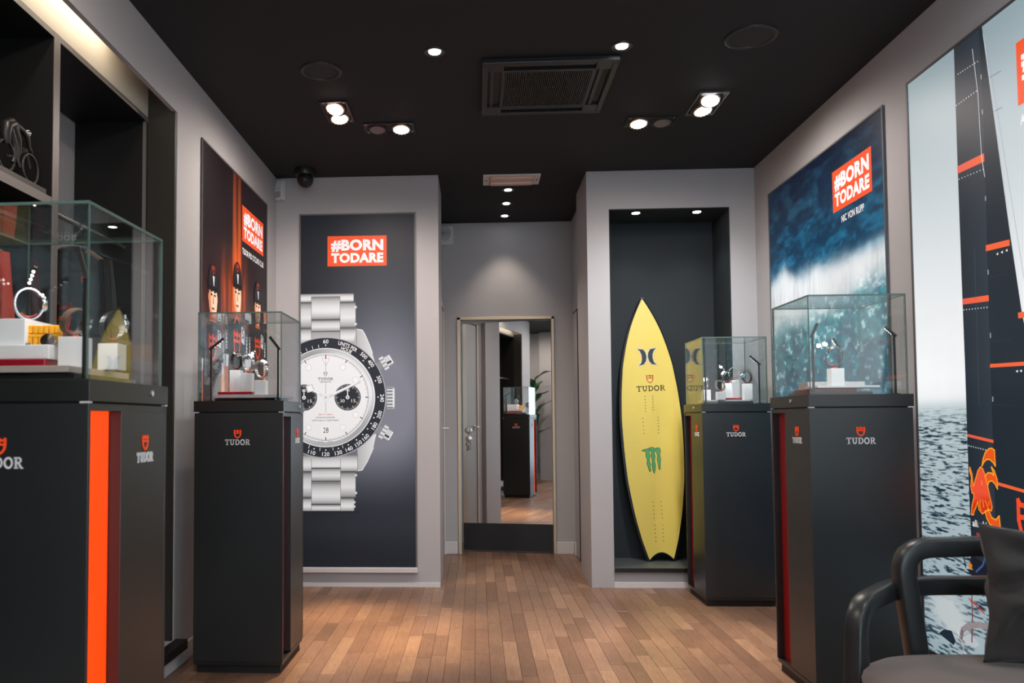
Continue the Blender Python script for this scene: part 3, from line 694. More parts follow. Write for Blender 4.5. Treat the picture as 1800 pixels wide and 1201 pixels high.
D_.append((clipw(shield2d(CX-.002, CZ+.160, .021, .026, .12)), (40, 42, 46), .0031)); D_.append((clipw(slab_word('TUDOR', CX-.054, CZ+.118, .105, .017)), (40, 42, 46), .0031))
D_.append((clipw(text_in('GENEVE', CX-.040, CZ+.101, .076, .011)), (60, 62, 66), .0031))
D_.append((clipw(text_in('200 m : 660 ft', CX-.050, CZ-.120, .100, .010)), (200, 60, 45), .0031)); D_.append((clipw(text_in('CHRONOMETER', CX-.068, CZ-.141, .130, .010)), (60, 62, 66), .0031)); D_.append((clipw(text_in('OFFICIALLY CERTIFIED', CX-.094, CZ-.160, .182, .010)), (60, 62, 66), .0031))
D_.append((clipw(text_in('SWISS', CX-.052, CZ-.303, .038, .007)+text_in('MADE', CX+.012, CZ-.303, .034, .007)), (70, 72, 76), .0031))
def hand(ang, ln, w, col, snow=False, sh=(.004, -.004)):
    a = ACOS(ang); c, s = math.cos(a), math.sin(a); R = lambda p_, q_: (CX+p_*c-q_*s, CZ+p_*s+q_*c)
    P = [R(-.02, w/2), R(-.02, -w/2), R(ln*.96, -w/2*.7), R(ln, 0), R(ln*.96, w/2*.7)]
    D_.append((clipw(poly([(x+sh[0], y+sh[1]) for x, y in P])), (196, 198, 202), .0041)); D_.append((clipw(poly(P)), (222, 224, 228), .0044))
    D_.append((clipw(poly([R(.05, w*.28), R(.05, -w*.28), R(ln*.9, -w*.2), R(ln*.9, w*.2)])), col, .0047))
    if snow:
        Q = [R(ln*.55, 0), R(ln*.78, -.034), R(ln*1.0, 0), R(ln*.78, .034)]; D_.append((clipw(poly(Q)), (206, 208, 212), .0045)); D_.append((clipw(poly([R(ln*.62, 0), R(ln*.78, -.025), R(ln*.93, 0), R(ln*.78, .025)])), (244, 245, 247), .0048))
hand(300, .16, .016, (246, 247, 249), True); hand(65, .262, .015, (246, 247, 249))
D_.append((clipw(rect(CX-.0035, CZ-.095, CX+.0035, CZ+.270)), (205, 207, 211), .0050)); D_.append((clipw(arc(CX, CZ-.105, 0, .010, n=16)), (226, 228, 231), .0050))
D_.append((clipw(rect(CX-.0045, CZ+.264, CX+.0045, CZ+.285)), (215, 70, 50), .0052))
D_.append((clipw(arc(CX, CZ, 0, .026, n=28)), (232, 233, 236), .0051)); D_.append((clipw(arc(CX, CZ, 0, .006, n=14)), (150, 152, 158), .0054))
mesh_flat('dial_picture', D_, fW, M['print'], pw, +1, label='printed white dial with two black subdials')

# ================= riders poster on the left wall (u runs away from the camera)
fC = lambda u, v, d: (XL+.006+d, 3.87+u, v)
CW = 1.214
pc = empty('cycling_poster', (XL, 4.48, ZB), 0, 'backlit poster of three cyclists before an orange-lit doorway, on the left wall', 'poster')
obj('frame', frame_strips(fC, 0, ZB, CW, ZT), mat('poster_frame_dark', (.10, .09, .09), .5), pc, True)
def cfc(U, V):
    R = 24+10*fbm(U*6, V*5)+0*U; G = 15+7*fbm(U*6, V*5); B = 19+9*fbm(U*6, V*5)
    def bandm(c0, c1, w_): return 1/(1+np.exp(-(U-c0)/w_))*1/(1+np.exp((U-c1)/w_))
    st = .55+.75*fbm(U*40, V*1.6, 3)
    up_ = bandm(.505-(2.5-V)*.01, .655+(2.5-V)*.02, .006)*np.clip(.35+(2.53-V)*.9, .3, 1); gap = bandm(.565, .592, .004)*np.clip((V-1.95)*3, 0, 1)
    k = np.clip(up_*st*(1-.85*gap), 0, 1.1)
    R += 226*k; G += 88*k; B += 10*k
    wid = bandm(.30-(2.0-V)*.06, .80, .03)*np.clip((2.12-V)/.25, 0, 1)*np.clip((V-.2)/.6, .15, 1)
    k2 = np.clip(wid*(.15+.9*fbm(U*22, V*2.2, 3)**1.5), 0, 1)*(1-k*.8)
    R += 205*k2; G += 76*k2; B += 14*k2
    le = bandm(.0, .08, .02)*np.clip((1.95-V)/.3, 0, 1)*(.3+.5*fbm(U*30, V*3, 3)); R += 130*le; G += 40*le; B += 14*le
    return R, G, B
grid_print('poster_print', 0, ZB, CW, ZT, 130, 200, cfc, fC, M['print'], pc, +1)
slogan(pc, fC, M['print'], +1, .677, 2.168, 1.135, 2.378)
mesh_flat('caption', [(text_in('TUDOR PRO CYCLING CLUB', .681, 2.092, .457, .036, .02), WHITE, .001)], fC, M['print'], pc, +1, label='white caption under the slogan')
def rider(cx, hz, s, d):
    """printed figure: helmet, lit face, dark jersey with crest, sleeves and white cuffs"""
    I = []; q_ = lambda b: b if b > -.17 else -.17+(b+.17)*.66
    S = lambda P: [(cx+a*s, hz+q_(b)*s) for a, b in P]; el = lambda a, b, ra, rb, n=28: [[(cx+(a+ra*x)*s, hz+(b+rb*y)*s) for x, y in t] for t in arc(0, 0, 0, 1, n=n)]
    JB, JD = (26, 27, 31), (38, 39, 44)
    # arms, bare forearms, torso
    for sg in (-1, 1):
        I.append((poly(S([(sg*.13, -.25), (sg*.20, -.27), (sg*.235, -.36), (sg*.235, -.52), (sg*.15, -.52), (sg*.12, -.34)])), JB, d))
        I.append((poly(S([(sg*.15, -.50), (sg*.236, -.50), (sg*.238, -.60), (sg*.16, -.60)])), (205, 208, 216), d+.0008))
        I.append((poly(S([(sg*.162, -.60), (sg*.236, -.60), (sg*.225, -.85), (sg*.15, -1.02), (sg*.10, -1.0), (sg*.14, -.82)])), lambda u, v: (235, 140, 88) if u > cx else (190, 96, 54), d+.0002))
        I.append((el(sg*.115, -.735, .05, .055), (214, 110, 62), d+.0012))
    I.append((poly(S([(-.06, -.17), (.06, -.17), (.155, -.245), (.165, -.40), (.150, -.75), (.155, -1.15), (-.155, -1.15), (-.150, -.75), (-.165, -.40), (-.155, -.245)])), JB, d+.0004))
    I.append((poly(S([(-.055, -.175), (.055, -.175), (.035, -.25), (-.035, -.25)])), JD, d+.0007))
    I.append((poly(S([(.085, -.22), (.145, -.245), (.140, -.38), (.080, -.36)])), (214, 216, 224), d+.0007))
    I.append((text_in('S', cx+.095*s, hz-.275*s, .035*s, .06*s, .02), (30, 30, 34), d+.0010))
    I.append((shield2d(cx, hz-.315*s, .115*s, .135*s, .15), (232, 74, 36), d+.0008))
    for sg in (-1, 1):
        def rot(u, v, sg=sg): return (cx+sg*.190*s-(v)*.9, hz-.31*s+u*.8)
        I.append((text_in('BMC', -.06*s, -.014*s, .13*s, .032*s, .03, rot), (214, 214, 220), d+.0009))
    # legs
    for sg in (-1, 1):
        I.append((poly(S([(sg*.01, -1.15), (sg*.155, -1.15), (sg*.15, -1.45), (sg*.125, -1.75), (sg*.03, -1.75)])), JD if sg > 0 else JB, d+.0002))
    # neck, head, face
    I.append((poly(S([(-.042, -.10), (.042, -.10), (.055, -.19), (-.055, -.19)])), (196, 98, 58), d+.0006))
    I.append((el(0, -.045, .070, .112), (226, 150, 108), d+.0010))
    I.append(([[(cx+(.018+.052*x)*s, hz+(-.045+.100*y)*s) for x, y in t] for t in arc(0, 0, 0, 1, n=24)], (250, 214, 184), d+.0013))
    for sg in (-1, 1):
        I.append((el(sg*.070, -.04, .011, .022, 12), (214, 120, 80), d+.0008))
        I.append((el(sg*.028, -.022, .015, .007, 12), (70, 34, 24), d+.0016)); I.append((rrect(cx+sg*.029*s, hz-.003*s, .036*s, .008*s, sg*.12), (60, 28, 18), d+.0016))
    I.append((poly(S([(-.004, -.02), (.006, -.02), (.014, -.072), (-.012, -.072)])), (222, 140, 100), d+.0016)); I.append((el(0, -.098, .024, .007, 14), (160, 60, 48), d+.0016))
    # helmet with light stripe and crest
    I.append(([[(cx+.088*x*s, hz+(.02+.135*y)*s) for x, y in t] for t in arc(0, 0, 0, 1, 0, PI, 24)], (24, 22, 26), d+.0018))
    I.append((poly(S([(-.088, .022), (.088, .022), (.080, .0), (-.080, .0)])), (16, 14, 18), d+.0018))
    I.append((poly(S([(-.012, .085), (.022, .085), (.014, .03), (.004, .03)])), (226, 226, 232), d+.0021))
    for sg in (-1, 1): I.append((stroke(S([(sg*.03, .14), (sg*.05, .06), (sg*.045, .03)]), .010*s), (60, 56, 64), d+.0021))
    I.append((shield2d(cx, hz+.118*s, .035*s, .044*s, .16), (206, 66, 34), d+.0022))
    return I
R_ = rider(.168, 1.785, .93, .001)+rider(1.008, 1.845, .90, .001)+rider(.575, 1.865, 1.0, .0036)
cc = []
for t_, c_, l_ in R_: cc.append(([c for t in t_ for c in clip_tri(t, 0, ZB, CW, ZT)], c_, l_))
mesh_flat('cyclists_picture', cc, fC, M['print'], pc, +1, label='printed picture of three helmeted cyclists')

# ================= wave poster on the right wall (u runs toward the camera)
fV = lambda u, v, d: (XR-.006-d, 5.086-u, v)
VW = 1.41
pv = empty('wave_poster', (XR, 4.38, ZB), 0, 'backlit poster of a breaking ocean wave, on the right wall', 'poster')
obj('frame', frame_strips(fV, 0, ZB, VW, ZT), mat('poster_frame_slate', (.10, .11, .12), .5), pv, True)
def cfv(U, V):
    crest = np.interp(U, [0, .22, .39, .62, .97, 1.2, 1.41], [1.97, 2.04, 1.975, 1.99, 1.985, 1.99, 2.01])+.05*(fbm(U*9, V*9)-.5)
    crest = crest-.02-.06*U/1.41
    low = np.interp(U, [0, .3, .7, 1.1, 1.41], [1.60, 1.66, 1.64, 1.72, 1.73])+.16*(fbm(U*5, V*7)-.5)
    h = V-crest
    n = fbm(U*9+V*3, V*26, 5); n2 = fbm(U*26, V*60, 3); dn = np.clip((n-.42)*3.2, 0, 1)*.7+np.clip((n2-.5)*3, 0, 1)*.35
    t = np.clip((V-1.98)/.55, 0, 1)
    R = 12+14*dn+20*t*0; G = (56-34*t)+(66-30*t)*dn; B = (86-44*t)+(76-38*t)*dn
    foam = 1/(1+np.exp(h/.02)); st = fbm(U*60, V*5, 3); fb = 212+34*fbm(U*10, V*4, 3)-26*np.clip(st-.55, 0, 1)*3
    R = R*(1-foam)+fb*foam; G = G*(1-foam)+(fb+6)*foam; B = B*(1-foam)+(fb+10)*foam
    fl = 1/(1+np.exp((V-low)/.03)); k = np.clip(fbm(U*14+V*4, V*22, 4)*1.7-.45, 0, 1)
    sp = np.clip((fbm(U*26+V*6, V*44, 4)-.56)*5, 0, 1)
    r3 = 16+40*k+150*sp; g3 = 78+70*k+110*sp; b3 = 100+62*k+100*sp
    dk = np.clip((low-V-.15)/.9, 0, 1); r3 = r3*(1-.2*dk); g3 = g3*(1-.3*dk); b3 = b3*(1-.15*dk)
    return R*(1-fl)+r3*fl, G*(1-fl)+g3*fl, B*(1-fl)+b3*fl
grid_print('poster_print', 0, ZB, VW, ZT, 200, 300, cfv, fV, M['print'], pv, +1)
slogan(pv, fV, M['print'], +1, .894, 2.168, 1.304, 2.382)
mesh_flat('caption', [(text_in('NIC VON RUPP', .985, 2.098, .236, .036, .02), WHITE, .001)], fV, M['print'], pv, +1, label='white caption under the slogan')

# ================= sailing mural on the right wall
fS = lambda u, v, d: (XR-.006-d, 3.455-u, v)
SW = 2.45; SB = .150
ps = empty('sailing_mural', (XR, 2.3, SB), 0, 'wall-high backlit mural of a dark racing sail above grey sea, by the armchair', 'poster')
obj('frame', frame_strips(fS, 0, SB, SW, ZT+.012), mat('mural_frame_grey', (.10, .09, .09), .5), ps, True)
def cfs(U, V):
    n = fbm(U*22+V*14, V*(95+60*np.clip(V, 0, 1.2)), 5); t = np.clip((1.165-V)/.9, 0, 1)
    th = .485-.02*t; k = np.clip((th-n)*(6+3*t), 0, 1)*np.clip((1.15-V)/.08, 0, 1)
    sky = 1/(1+np.exp(-(V-1.165)/.012)); g = np.clip((V-1.2)/1.3, 0, 1)
    sR, sG, sB = 244-98*g**1.4, 246-82*g**1.4, 248-77*g**1.4
    wR, wG, wB = (188-30*t)*(1-k)+30*k, (204-24*t)*(1-k)+50*k, (208-20*t)*(1-k)+66*k
    # spray of the bow wave
    sp = np.exp(-(((U-.16-(.36-V)*.5)/.13)**2+((V-.33)/.09)**2)); sp = np.clip(sp*1.4, 0, 1)*(V < 1)
    wR, wG, wB = wR*(1-sp)+196*sp, wG*(1-sp)+206*sp, wB*(1-sp)+208*sp
    return wR*(1-sky)+sR*sky, wG*(1-sky)+sG*sky, wB*(1-sky)+sB*sky
grid_print('mural_print', 0, SB, .70, 1.20, 150, 400, cfs, fS, M['printmural'], ps, +1)
grid_print('mural_print', .70, SB, SW, 1.20, 260, 260, cfs, fS, M['printmural'], ps, +1)
grid_print('mural_print', 0, 1.20, SW, ZT+.012, 10, 40, cfs, fS, M['printmural'], ps, +1)
NAVY = (36, 46, 55)
def sailc(u, v): g = 6*math.sin(u*40)+4*math.sin(v*9); return (38+g, 48+g, 58+g)
SL = []
def strip(P, Q, n, col, lay):
    """fills between two polylines given by (u at v) tables"""
    vs = np.linspace(P[-1][1], P[0][1], n+1); out = []
    fu = lambda T, v: float(np.interp(v, [t[1] for t in T[::-1]], [t[0] for t in T[::-1]]))
    for a, b in zip(vs, vs[1:]):
        q = [(fu(P, a), a), (fu(Q, a), a), (fu(Q, b), b), (fu(P, b), b)]; out += [[q[0], q[1], q[2]], [q[0], q[2], q[3]]]
    SL.append((out, col, lay))
LE = [(.333, 2.532), (.331, 2.05), (.332, 1.57), (.334, 1.30), (.332, .83), (.337, .56)]
strip(LE, [(.497, 2.532), (.503, 2.2), (.498, 1.75), (.490, 1.3), (.486, .56)], 30, lambda u, v: (46, 56, 66) if u > .42 else (34, 43, 52), .001)
strip([(.488, 2.532), (.494, 2.2), (.490, 1.75), (.484, 1.3), (.480, .56)], [(.505, 2.532), (.545, 2.236), (.612, 1.766), (.66, 1.46), (.78, .95), (.93, .56)], 30, lambda u, v: (32, 42, 51), .0014)
SL.append((stroke([(.340, .56), (.50, .52), (1.0, .50), (2.2, .47)], .05), (28, 32, 40), .0014))
SL.append((poly([(.30, .53), (.345, .50), (.50, .47), (2.3, .40), (2.3, .52), (.5, .545)]), (30, 34, 44), .0016))
SL.append((stroke([(.296, .535), (.275, .62), (.262, .60)], .007), (30, 34, 40), .0016)); SL.append((stroke([(.36, .53), (.40, .56), (.42, .60)], .008), (60, 90, 150), .0020)); SL.append((arc(.325, .545, 0, .012, n=12), (220, 130, 40), .0020))
SL.append((stroke([(.245, .245), (.262, .290), (.30, .315), (.37, .337), (.45, .342)], .022), (150, 140, 142), .0016)); SL.append((stroke([(.262, .285), (.245, .245)], .018), (120, 112, 116), .0018))
SL.append((stroke([(.328, .47), (.326, .34), (.318, .26)], .007), (120, 70, 66), .0014)); SL.append((stroke([(.31, .42), (.40, .385)], .006), (200, 60, 44), .0016))
for k in range(4): SL.append((stroke([(.225+.012*k, .275-.02*k), (.248+.01*k, .262-.02*k)], .003), (235, 238, 240), .0020))
SL.append((poly([(.10, .235), (.14, .262), (.19, .268), (.215, .235), (.20, .215)]), (28, 44, 58), .0014))
SL.append((poly([(.262, .262), (.31, .290), (.36, .262), (.34, .245), (.28, .240)]), (190, 198, 202), .0013))
mesh_flat('sail_and_hull_picture', SL, fS, M['printmural'], ps, +1, label='printed dark wing sail and hull')
BN = [[(.331, 2.070), (.492, 2.067), (.493, 2.036), (.331, 2.041)], [(.484, 1.730), (.612, 1.722), (.613, 1.700), (.483, 1.708)], [(.333, 1.557), (.489, 1.547), (.490, 1.525), (.333, 1.535)],
      [(.642, 1.462), (.72, 1.461), (.72, 1.438), (.642, 1.442)], [(.484, 1.297), (.66, 1.292), (.68, 1.292), (.682, 1.278), (.482, 1.284)], [(.335, 1.043), (.487, 1.023), (.487, 1.012), (.334, 1.032)], [(.490, .875), (.80, .84), (.80, .83), (.490, .863)]]
def bandc(u, v): return (224, 92, 74) if u < .40 else (240, 100, 56)
S2 = [(poly(b), bandc, .0020) for b in BN]
for (a, b) in (((.356, 2.421), (.474, 2.416)), ((.339, 2.306), (.461, 2.31)), ((.34, 2.018), (.484, 2.010)), ((.34, 1.514), (.478, 1.504)), ((.342, .998), (.455, .984))):
    for k in range(9): t = k/8; S2.append((rrect(a[0]+(b[0]-a[0])*t, a[1]+(b[1]-a[1])*t, .0045, .0045), (220, 222, 226), .0020))
for (u_, v_) in ((.545, 1.685), (.57, 1.686), (.595, 1.687), (.625, 1.262), (.645, 1.262)): S2.append((poly([(u_-.006, v_), (u_+.005, v_+.005), (u_+.005, v_-.005)]), (235, 236, 238), .0020))
S2.append((stroke([(.447, 2.475), (.470, 2.30), (.478, 2.06), (.492, 1.98)], .0035), (206, 200, 204), .0022)); S2.append((stroke([(.418, 1.74), (.412, 1.15)], .0014), (84, 92, 100), .0020))
for vv in (2.35, 2.22, 1.90, 1.63, 1.40, 1.17): S2.append((rrect(.492, vv, .006, .018), (150, 156, 162), .0022)); S2.append((stroke([(.49, vv-.02), (.60, vv-.026)], .0018), (52, 62, 70), .0020))
S2.append((stroke([(.512, 2.50), (.556, 2.20), (.575, 2.1)], .003), (200, 204, 208), .0022)); S2.append((stroke([(.53, 2.45), (.70, 1.45)], .0018), (150, 150, 152), .0022))
mesh_flat('sail_bands_picture', S2, fS, M['printmural'], ps, +1, label='orange bands and white dots on the sail')
# bull and swirl emblem with the team lettering
sw_t = [(.417, .925), (.424, .949), (.438, .975), (.461, .991), (.477, .993), (.492, .987), (.494, .929), (.483, .941), (.464, .952), (.447, .952), (.431, .942)]
sw_m = [(.433, .89), (.45, .903), (.47, .904), (.484, .896), (.471, .926), (.487, .913), (.501, .882), (.501, .848), (.487, .867), (.471, .876), (.454, .871), (.447, .856)]
bull = [(.408, .922), (.422, .916), (.434, .895), (.447, .856), (.454, .828), (.464, .797), (.468, .78), (.462, .766), (.448, .772), (.431, .761), (.41, .75), (.391, .764), (.386, .793), (.373, .769), (.361, .753), (.357, .74), (.345, .74), (.35, .774), (.363, .805), (.363, .82), (.352, .823), (.347, .848), (.353, .879), (.342, .904), (.345, .918), (.357, .894), (.36, .864), (.364, .848), (.376, .873), (.393, .907)]
sw_b = [(.426, .762), (.448, .767), (.463, .743), (.485, .737), (.505, .754), (.51, .703), (.488, .698), (.48, .703), (.494, .71), (.473, .711), (.451, .717), (.435, .736)]
E_ = []
for P in (sw_t, sw_m, sw_b): E_.append((poly(P), (236, 88, 32), .0024)); E_.append((stroke(P, .0042, True), (252, 176, 40), .0028))
E_.append((poly(bull), lambda u, v: (240, 86, 56) if v > .80 else (214, 56, 24), .0026)); E_.append((stroke(bull, .0042, True), (252, 160, 44), .0030))
for P in ([(.43, .80), (.441, .782), (.446, .772)], [(.40, .80), (.398, .775), (.404, .762)], [(.415, .80), (.420, .775)], [(.452, .80), (.449, .785)], [(.412, .872), (.415, .855)]): E_.append((stroke(P, .0035), (252, 160, 44), .0030))
mesh_flat('bull_emblem', E_, fS, M['printmural'], ps, +1, label='orange bull and swirl emblem')
X_ = [(text_in('alinghi', .349, .689, .083, .034, .02), (240, 240, 244), .0024), (text_in('Red Bull', .372, .648, .105, .028, .02), (214, 64, 44), .0024), (text_in('RACING', .362, .612, .105, .026, .0), (230, 230, 234), .0024),
      (shield2d(.672, .745, .130, .150, .13), (232, 78, 44), .0024), (slab_word('TUDOR', .585, .612, .20, .034), (236, 236, 240), .0024)]
for nm, it, lb in (('team_lettering', X_[0], 'small white script low on the sail'), ('team_lettering', X_[1], 'small red script low on the sail'), ('team_lettering', X_[2], 'small white capitals low on the sail'), ('crest_picture', X_[3], 'large red crest outline on the sail'), ('team_lettering', X_[4], 'white slab lettering under the crest')):
    mesh_flat(nm, [it], fS, M['printmural'], ps, +1, label=lb)
slogan(ps, fS, M['printmural'], +1, .682, 2.165, 1.09, 2.383, .0024)
mesh_flat('caption', [(text_in('ALINGHI RED BULL RACING', .69, 2.095, .40, .034, .02), WHITE, .0024)], fS, M['printmural'], ps, +1, label='white caption under the slogan')
# ================= ceiling fixtures
def twin(cx, cy, lx, ly, lamps, label):
    """recessed twin spot: frame, black tray, two gimbal lamps. lamps = [(dx, dy, material, tilt x, tilt y)]"""
    e = empty('twin_spotlight', (cx, cy, CEIL), 0, label, 'ceiling light', 'twin spotlights in the black ceiling')
    q = MB(); t = .006
    for a, b, c, d in ((-lx, -ly, lx, -ly+t), (-lx, ly-t, lx, ly), (-lx, -ly+t, -lx+t, ly-t), (lx-t, -ly+t, lx, ly-t)): q.box(a, b, -.007, c, d, 0)
    obj('frame', q, M['steel'] if 'cool' in label else M['ceilblack'], e)
    obj('tray', MB().box(-lx+t, -ly+t, -.003, lx-t, ly-t, 0), M['ceilblack'], e)
    for dx, dy, mm, tx, ty in lamps:
        R = Matrix.Translation((dx, dy, -.006)) @ Matrix.Rotation(tx, 4, 'X') @ Matrix.Rotation(ty, 4, 'Y')
        q = MB(); q.lathe([(.062, .003), (.064, -.003), (.057, -.008), (.053, -.004), (.053, .004)], M=R, n=32)
        g = obj('gimbal_ring', q, M['ceilblack'], e, smooth=True)
        q = MB(); q.lathe([(.055, .002), (.052, -.010), (.045, -.013), (.040, -.004)], M=R, n=32); obj('reflector', q, M['copper'] if mm != 'lampoff' else M['ceilgrey'], g, smooth=True)
        q = MB(); q.cyl((0, 0, -.010), .043, .005, 28, M=R); obj('lens', q, M[mm], g)
        if mm != 'lampoff':
            q = MB()
            for k in range(16):
                a = 2*PI*k/16; q.box(.044, -.003, -.0135, .051, .003, -.011, M=R @ Matrix.Rotation(a, 4, 'Z'))
            obj('clip_ring', q, M['steel'], g, kind='stuff')
    for sx, sy in ((-1, 1), (1, 1), (1, -1), (-1, -1)): obj('corner_clip', MB().box(sx*(lx-.018)-.006, sy*(ly-.018)-.006, -.007, sx*(lx-.018)+.006, sy*(ly-.018)+.006, -.003), M['steel'], e)
    return e
twin(-.743, 4.215, .073, .145, [(0, .068, 'lampw', -.24, -.1), (0, -.068, 'lampw', -.36, .1)], 'twin ceiling spotlight with both warm lamps lit, on the left')
twin(-.488, 4.465, .145, .078, [(-.068, 0, 'lampoff', -.16, 0), (.068, 0, 'lampw', -.20, 0)], 'left twin ceiling spotlight lying crosswise with only its right lamp lit')
twin(.985, 4.470, .138, .075, [(-.065, 0, 'lampw', -.20, 0), (.065, 0, 'lampoff', -.16, 0)], 'right twin ceiling spotlight lying crosswise with only its left lamp lit')
twin(1.230, 4.235, .075, .150, [(0, .070, 'lampw', -.24, -.1), (0, -.070, 'lampc', -.36, .1)], 'twin ceiling spotlight with one warm and one cool lamp lit, on the right')
for i, (x, y) in enumerate(((-.8, 1.9), (1.2, 1.9), (-.5, .3), (1.1, .3))):
    twin(x, y, .075, .145, [(0, -.068, 'lampw', .2, 0), (0, .068, 'lampc' if i % 2 else 'lampw', .2, 0)], ['twin ceiling spotlight overhead near the first display case on the left', 'twin ceiling spotlight overhead near the armchair', 'twin ceiling spotlight behind the camera on the left', 'twin ceiling spotlight behind the camera on the right'][i])
def down(cx, cy, r, label, z=CEIL, m='lampc', group='round downlights', rim='ceilblack'):
    e = empty('downlight', (cx, cy, z), 0, label, 'ceiling light', group)
    q = MB(); q.lathe([(r*1.9, 0), (r*1.85, -.004), (r*1.5, -.005), (r*1.15, -.002), (r*1.1, 0)], n=32); obj('rim', q, M[rim], e, smooth=True)
    obj('lens', MB().cyl((0, 0, -.005), r, .004, 28), M[m], e); return e
down(-.180, 3.551, .026, 'round downlight in the ceiling left of the air conditioner', group='downlights beside the air conditioner')
down(.663, 3.551, .026, 'round downlight in the ceiling right of the air conditioner', group='downlights beside the air conditioner')
for i, y in enumerate((5.743, 6.103, 6.473)):
    down(.237, y, .026, ['nearest of the three small corridor downlights, by the white lamp panel', 'middle of the three small corridor downlights', 'farthest of the three small corridor downlights'][i], group='row of corridor downlights')
for i, x in enumerate((1.092, 1.502)):
    down(x, 5.445, .026, ['left downlight in the top of the surfboard niche', 'right downlight in the top of the surfboard niche'][i], z=NZ1-.006, group='downlights in the niche')
def speaker(cx, cy, r, label):
    e = empty('ceiling_speaker', (cx, cy, CEIL), 0, label, 'speaker', 'round ceiling speakers')
    obj('rim', MB().lathe([(r, 0), (r*.99, -.006), (r*.93, -.010), (r*.84, -.006), (r*.82, 0)], n=48), M['ceilgrey'], e, smooth=True)
    q = MB(); q.lathe([(0, -.005), (r*.4, -.0055), (r*.82, -.003), (r*.82, 0)], n=40); obj('grille', q, mat('speaker_mesh', (.022, .023, .025), .7, bump=1, scale=900), e, smooth=True)
speaker(-.733, 3.715, .100, 'round black speaker in the ceiling at left'); speaker(1.216, 3.500, .112, 'round black speaker in the ceiling at right')

# air-conditioning cassette
ac = empty('air_conditioner', (.355, 3.95, CEIL), 0, 'black square air-conditioning cassette in the middle of the ceiling', 'air conditioner')
h = .318; q = MB()
for a, b, c, d in ((-h, -h, h, -h+.028), (-h, h-.028, h, h), (-h, -h+.028, -h+.028, h-.028), (h-.028, -h+.028, h, h-.028)): q.box(a, b, -.026, c, d, 0)
acg = mat('cassette_dark_grey', (.0095, .0105, .0125), .42)
obj('outer_frame', q, acg, ac, bevel=.004)
q = MB()
for a, b, c, d in ((-.225, -.225, .225, -.205), (-.225, .205, .225, .225), (-.225, -.205, -.205, .205), (.205, -.205, .225, .205)): q.box(a, b, -.024, c, d, -.004)
obj('inner_frame', q, acg, ac, bevel=.002)
for sx in (-1, 1):
    for sy in (-1, 1): obj('corner_cover', MB().box(min(sx*.215, sx*.292), min(sy*.215, sy*.292), -.023, max(sx*.215, sx*.292), max(sy*.215, sy*.292), -.004), acg, ac, bevel=.003)
for k, (a, b, c, d) in enumerate(((-.215, -.290, .215, -.225), (-.215, .225, .215, .290), (-.290, -.215, -.225, .215), (.225, -.215, .290, .215))):
    o = obj('air_slot', MB().box(a, b, -.008, c, d, -.003), M['lamdark'], ac)
    if k < 2: obj('louvre', MB().box(a+.005, b+.012, -.018, c-.005, b+.030, -.012), acg, o)
    else: obj('louvre', MB().box(a+.012, b+.005, -.018, a+.030, d-.005, -.012), acg, o)
obj('filter_bed', MB().box(-.205, -.205, -.006, .205, .205, -.003), M['lamdark'], ac)
q = MB()
for k in range(44): xx = -.200+.4*k/43; q.box(xx-.0018, -.205, -.022, xx+.0018, .205, -.012)
for yy in (-.10, .0, .10): q.box(-.203, yy-.0015, -.013, .203, yy+.0015, -.010)
obj('grille_slats', q, mat('grille_slat_grey', (.035, .036, .038), .4), ac, kind='stuff')

# emergency lamp panel
em = empty('emergency_lamp', (.25, 5.49, CEIL), 0, 'white rectangular emergency lamp with pinkish tube cover on the corridor ceiling', 'emergency light')
q = MB()
for a, b, c, d in ((-.196, -.113, .196, -.085), (-.196, .085, .196, .113), (-.196, -.085, -.150, .085), (.150, -.085, .196, .085)): q.box(a, b, -.008, c, d, 0)
obj('frame', q, M['white'], em, bevel=.0015)
obj('diffuser', MB().box(-.150, -.085, -.024, .150, .085, -.001), mat('pinkish_diffuser', (.66, .44, .36), .35), em, bevel=.010, seg=3)
obj('tube', MB().tube([(-.14, 0, -.027), (.14, 0, -.027)], .010, 12), mat('tube_glass', (.66, .52, .47), .25), em, smooth=True)
for sx in (-.176, .176): obj('screw', MB().cyl((sx, 0, -.010), .007, .003, 12), M['blackm'], em)

# camera dome, motion sensor, siren
cm = empty('security_camera', (-1.135, 5.19, CEIL), 0, 'black dome security camera on the ceiling above the watch poster', 'camera')
obj('ceiling_base', MB().lathe([(.070, 0), (.072, -.018), (.066, -.040), (.052, -.046)], n=32), M['ceilblack'], cm, smooth=True)
R = Matrix.Translation((.005, -.01, -.068)) @ Matrix.Rotation(.5, 4, 'X')
b = obj('eyeball', MB().sphere((0, 0, 0), .055, 24, 16, M=R), M['ceilblack'], cm, smooth=True)
obj('lens_ring', MB().lathe([(.030, -.046), (.030, -.053), (.024, -.054), (.022, -.048)], n=28, M=Matrix.Translation((.005, -.01, -.068)) @ Matrix.Rotation(-1.0, 4, 'X')), M['blackm'], b, smooth=True)
obj('lens', MB().sphere((0, 0, -.044), (.013, .013, .010), 18, 10, M=Matrix.Translation((.005, -.01, -.068)) @ Matrix.Rotation(-1.0, 4, 'X')), mat('lens_glass', (.05, .04, .045), .08), b, smooth=True)
ms = empty('motion_sensor', (-1.325, 5.345, 2.69), -.5, 'white motion sensor in the corner just under the ceiling', 'sensor')
q = MB(); prof = [(0, .072), (.030, .070), (.040, .03), (.044, -.02), (.038, -.066), (.0, -.072)]
q.prism(prof, lambda u, v, t: (t, -u, v), -.030, .030); obj('housing', q, M['plastic'], ms, bevel=.005, seg=3)
q = MB(); q.box(-.024, -.0465, -.052, .024, -.040, -.012); obj('sensor_window', q, mat('sensor_window_grey', (.40, .40, .41), .35), ms, bevel=.002)
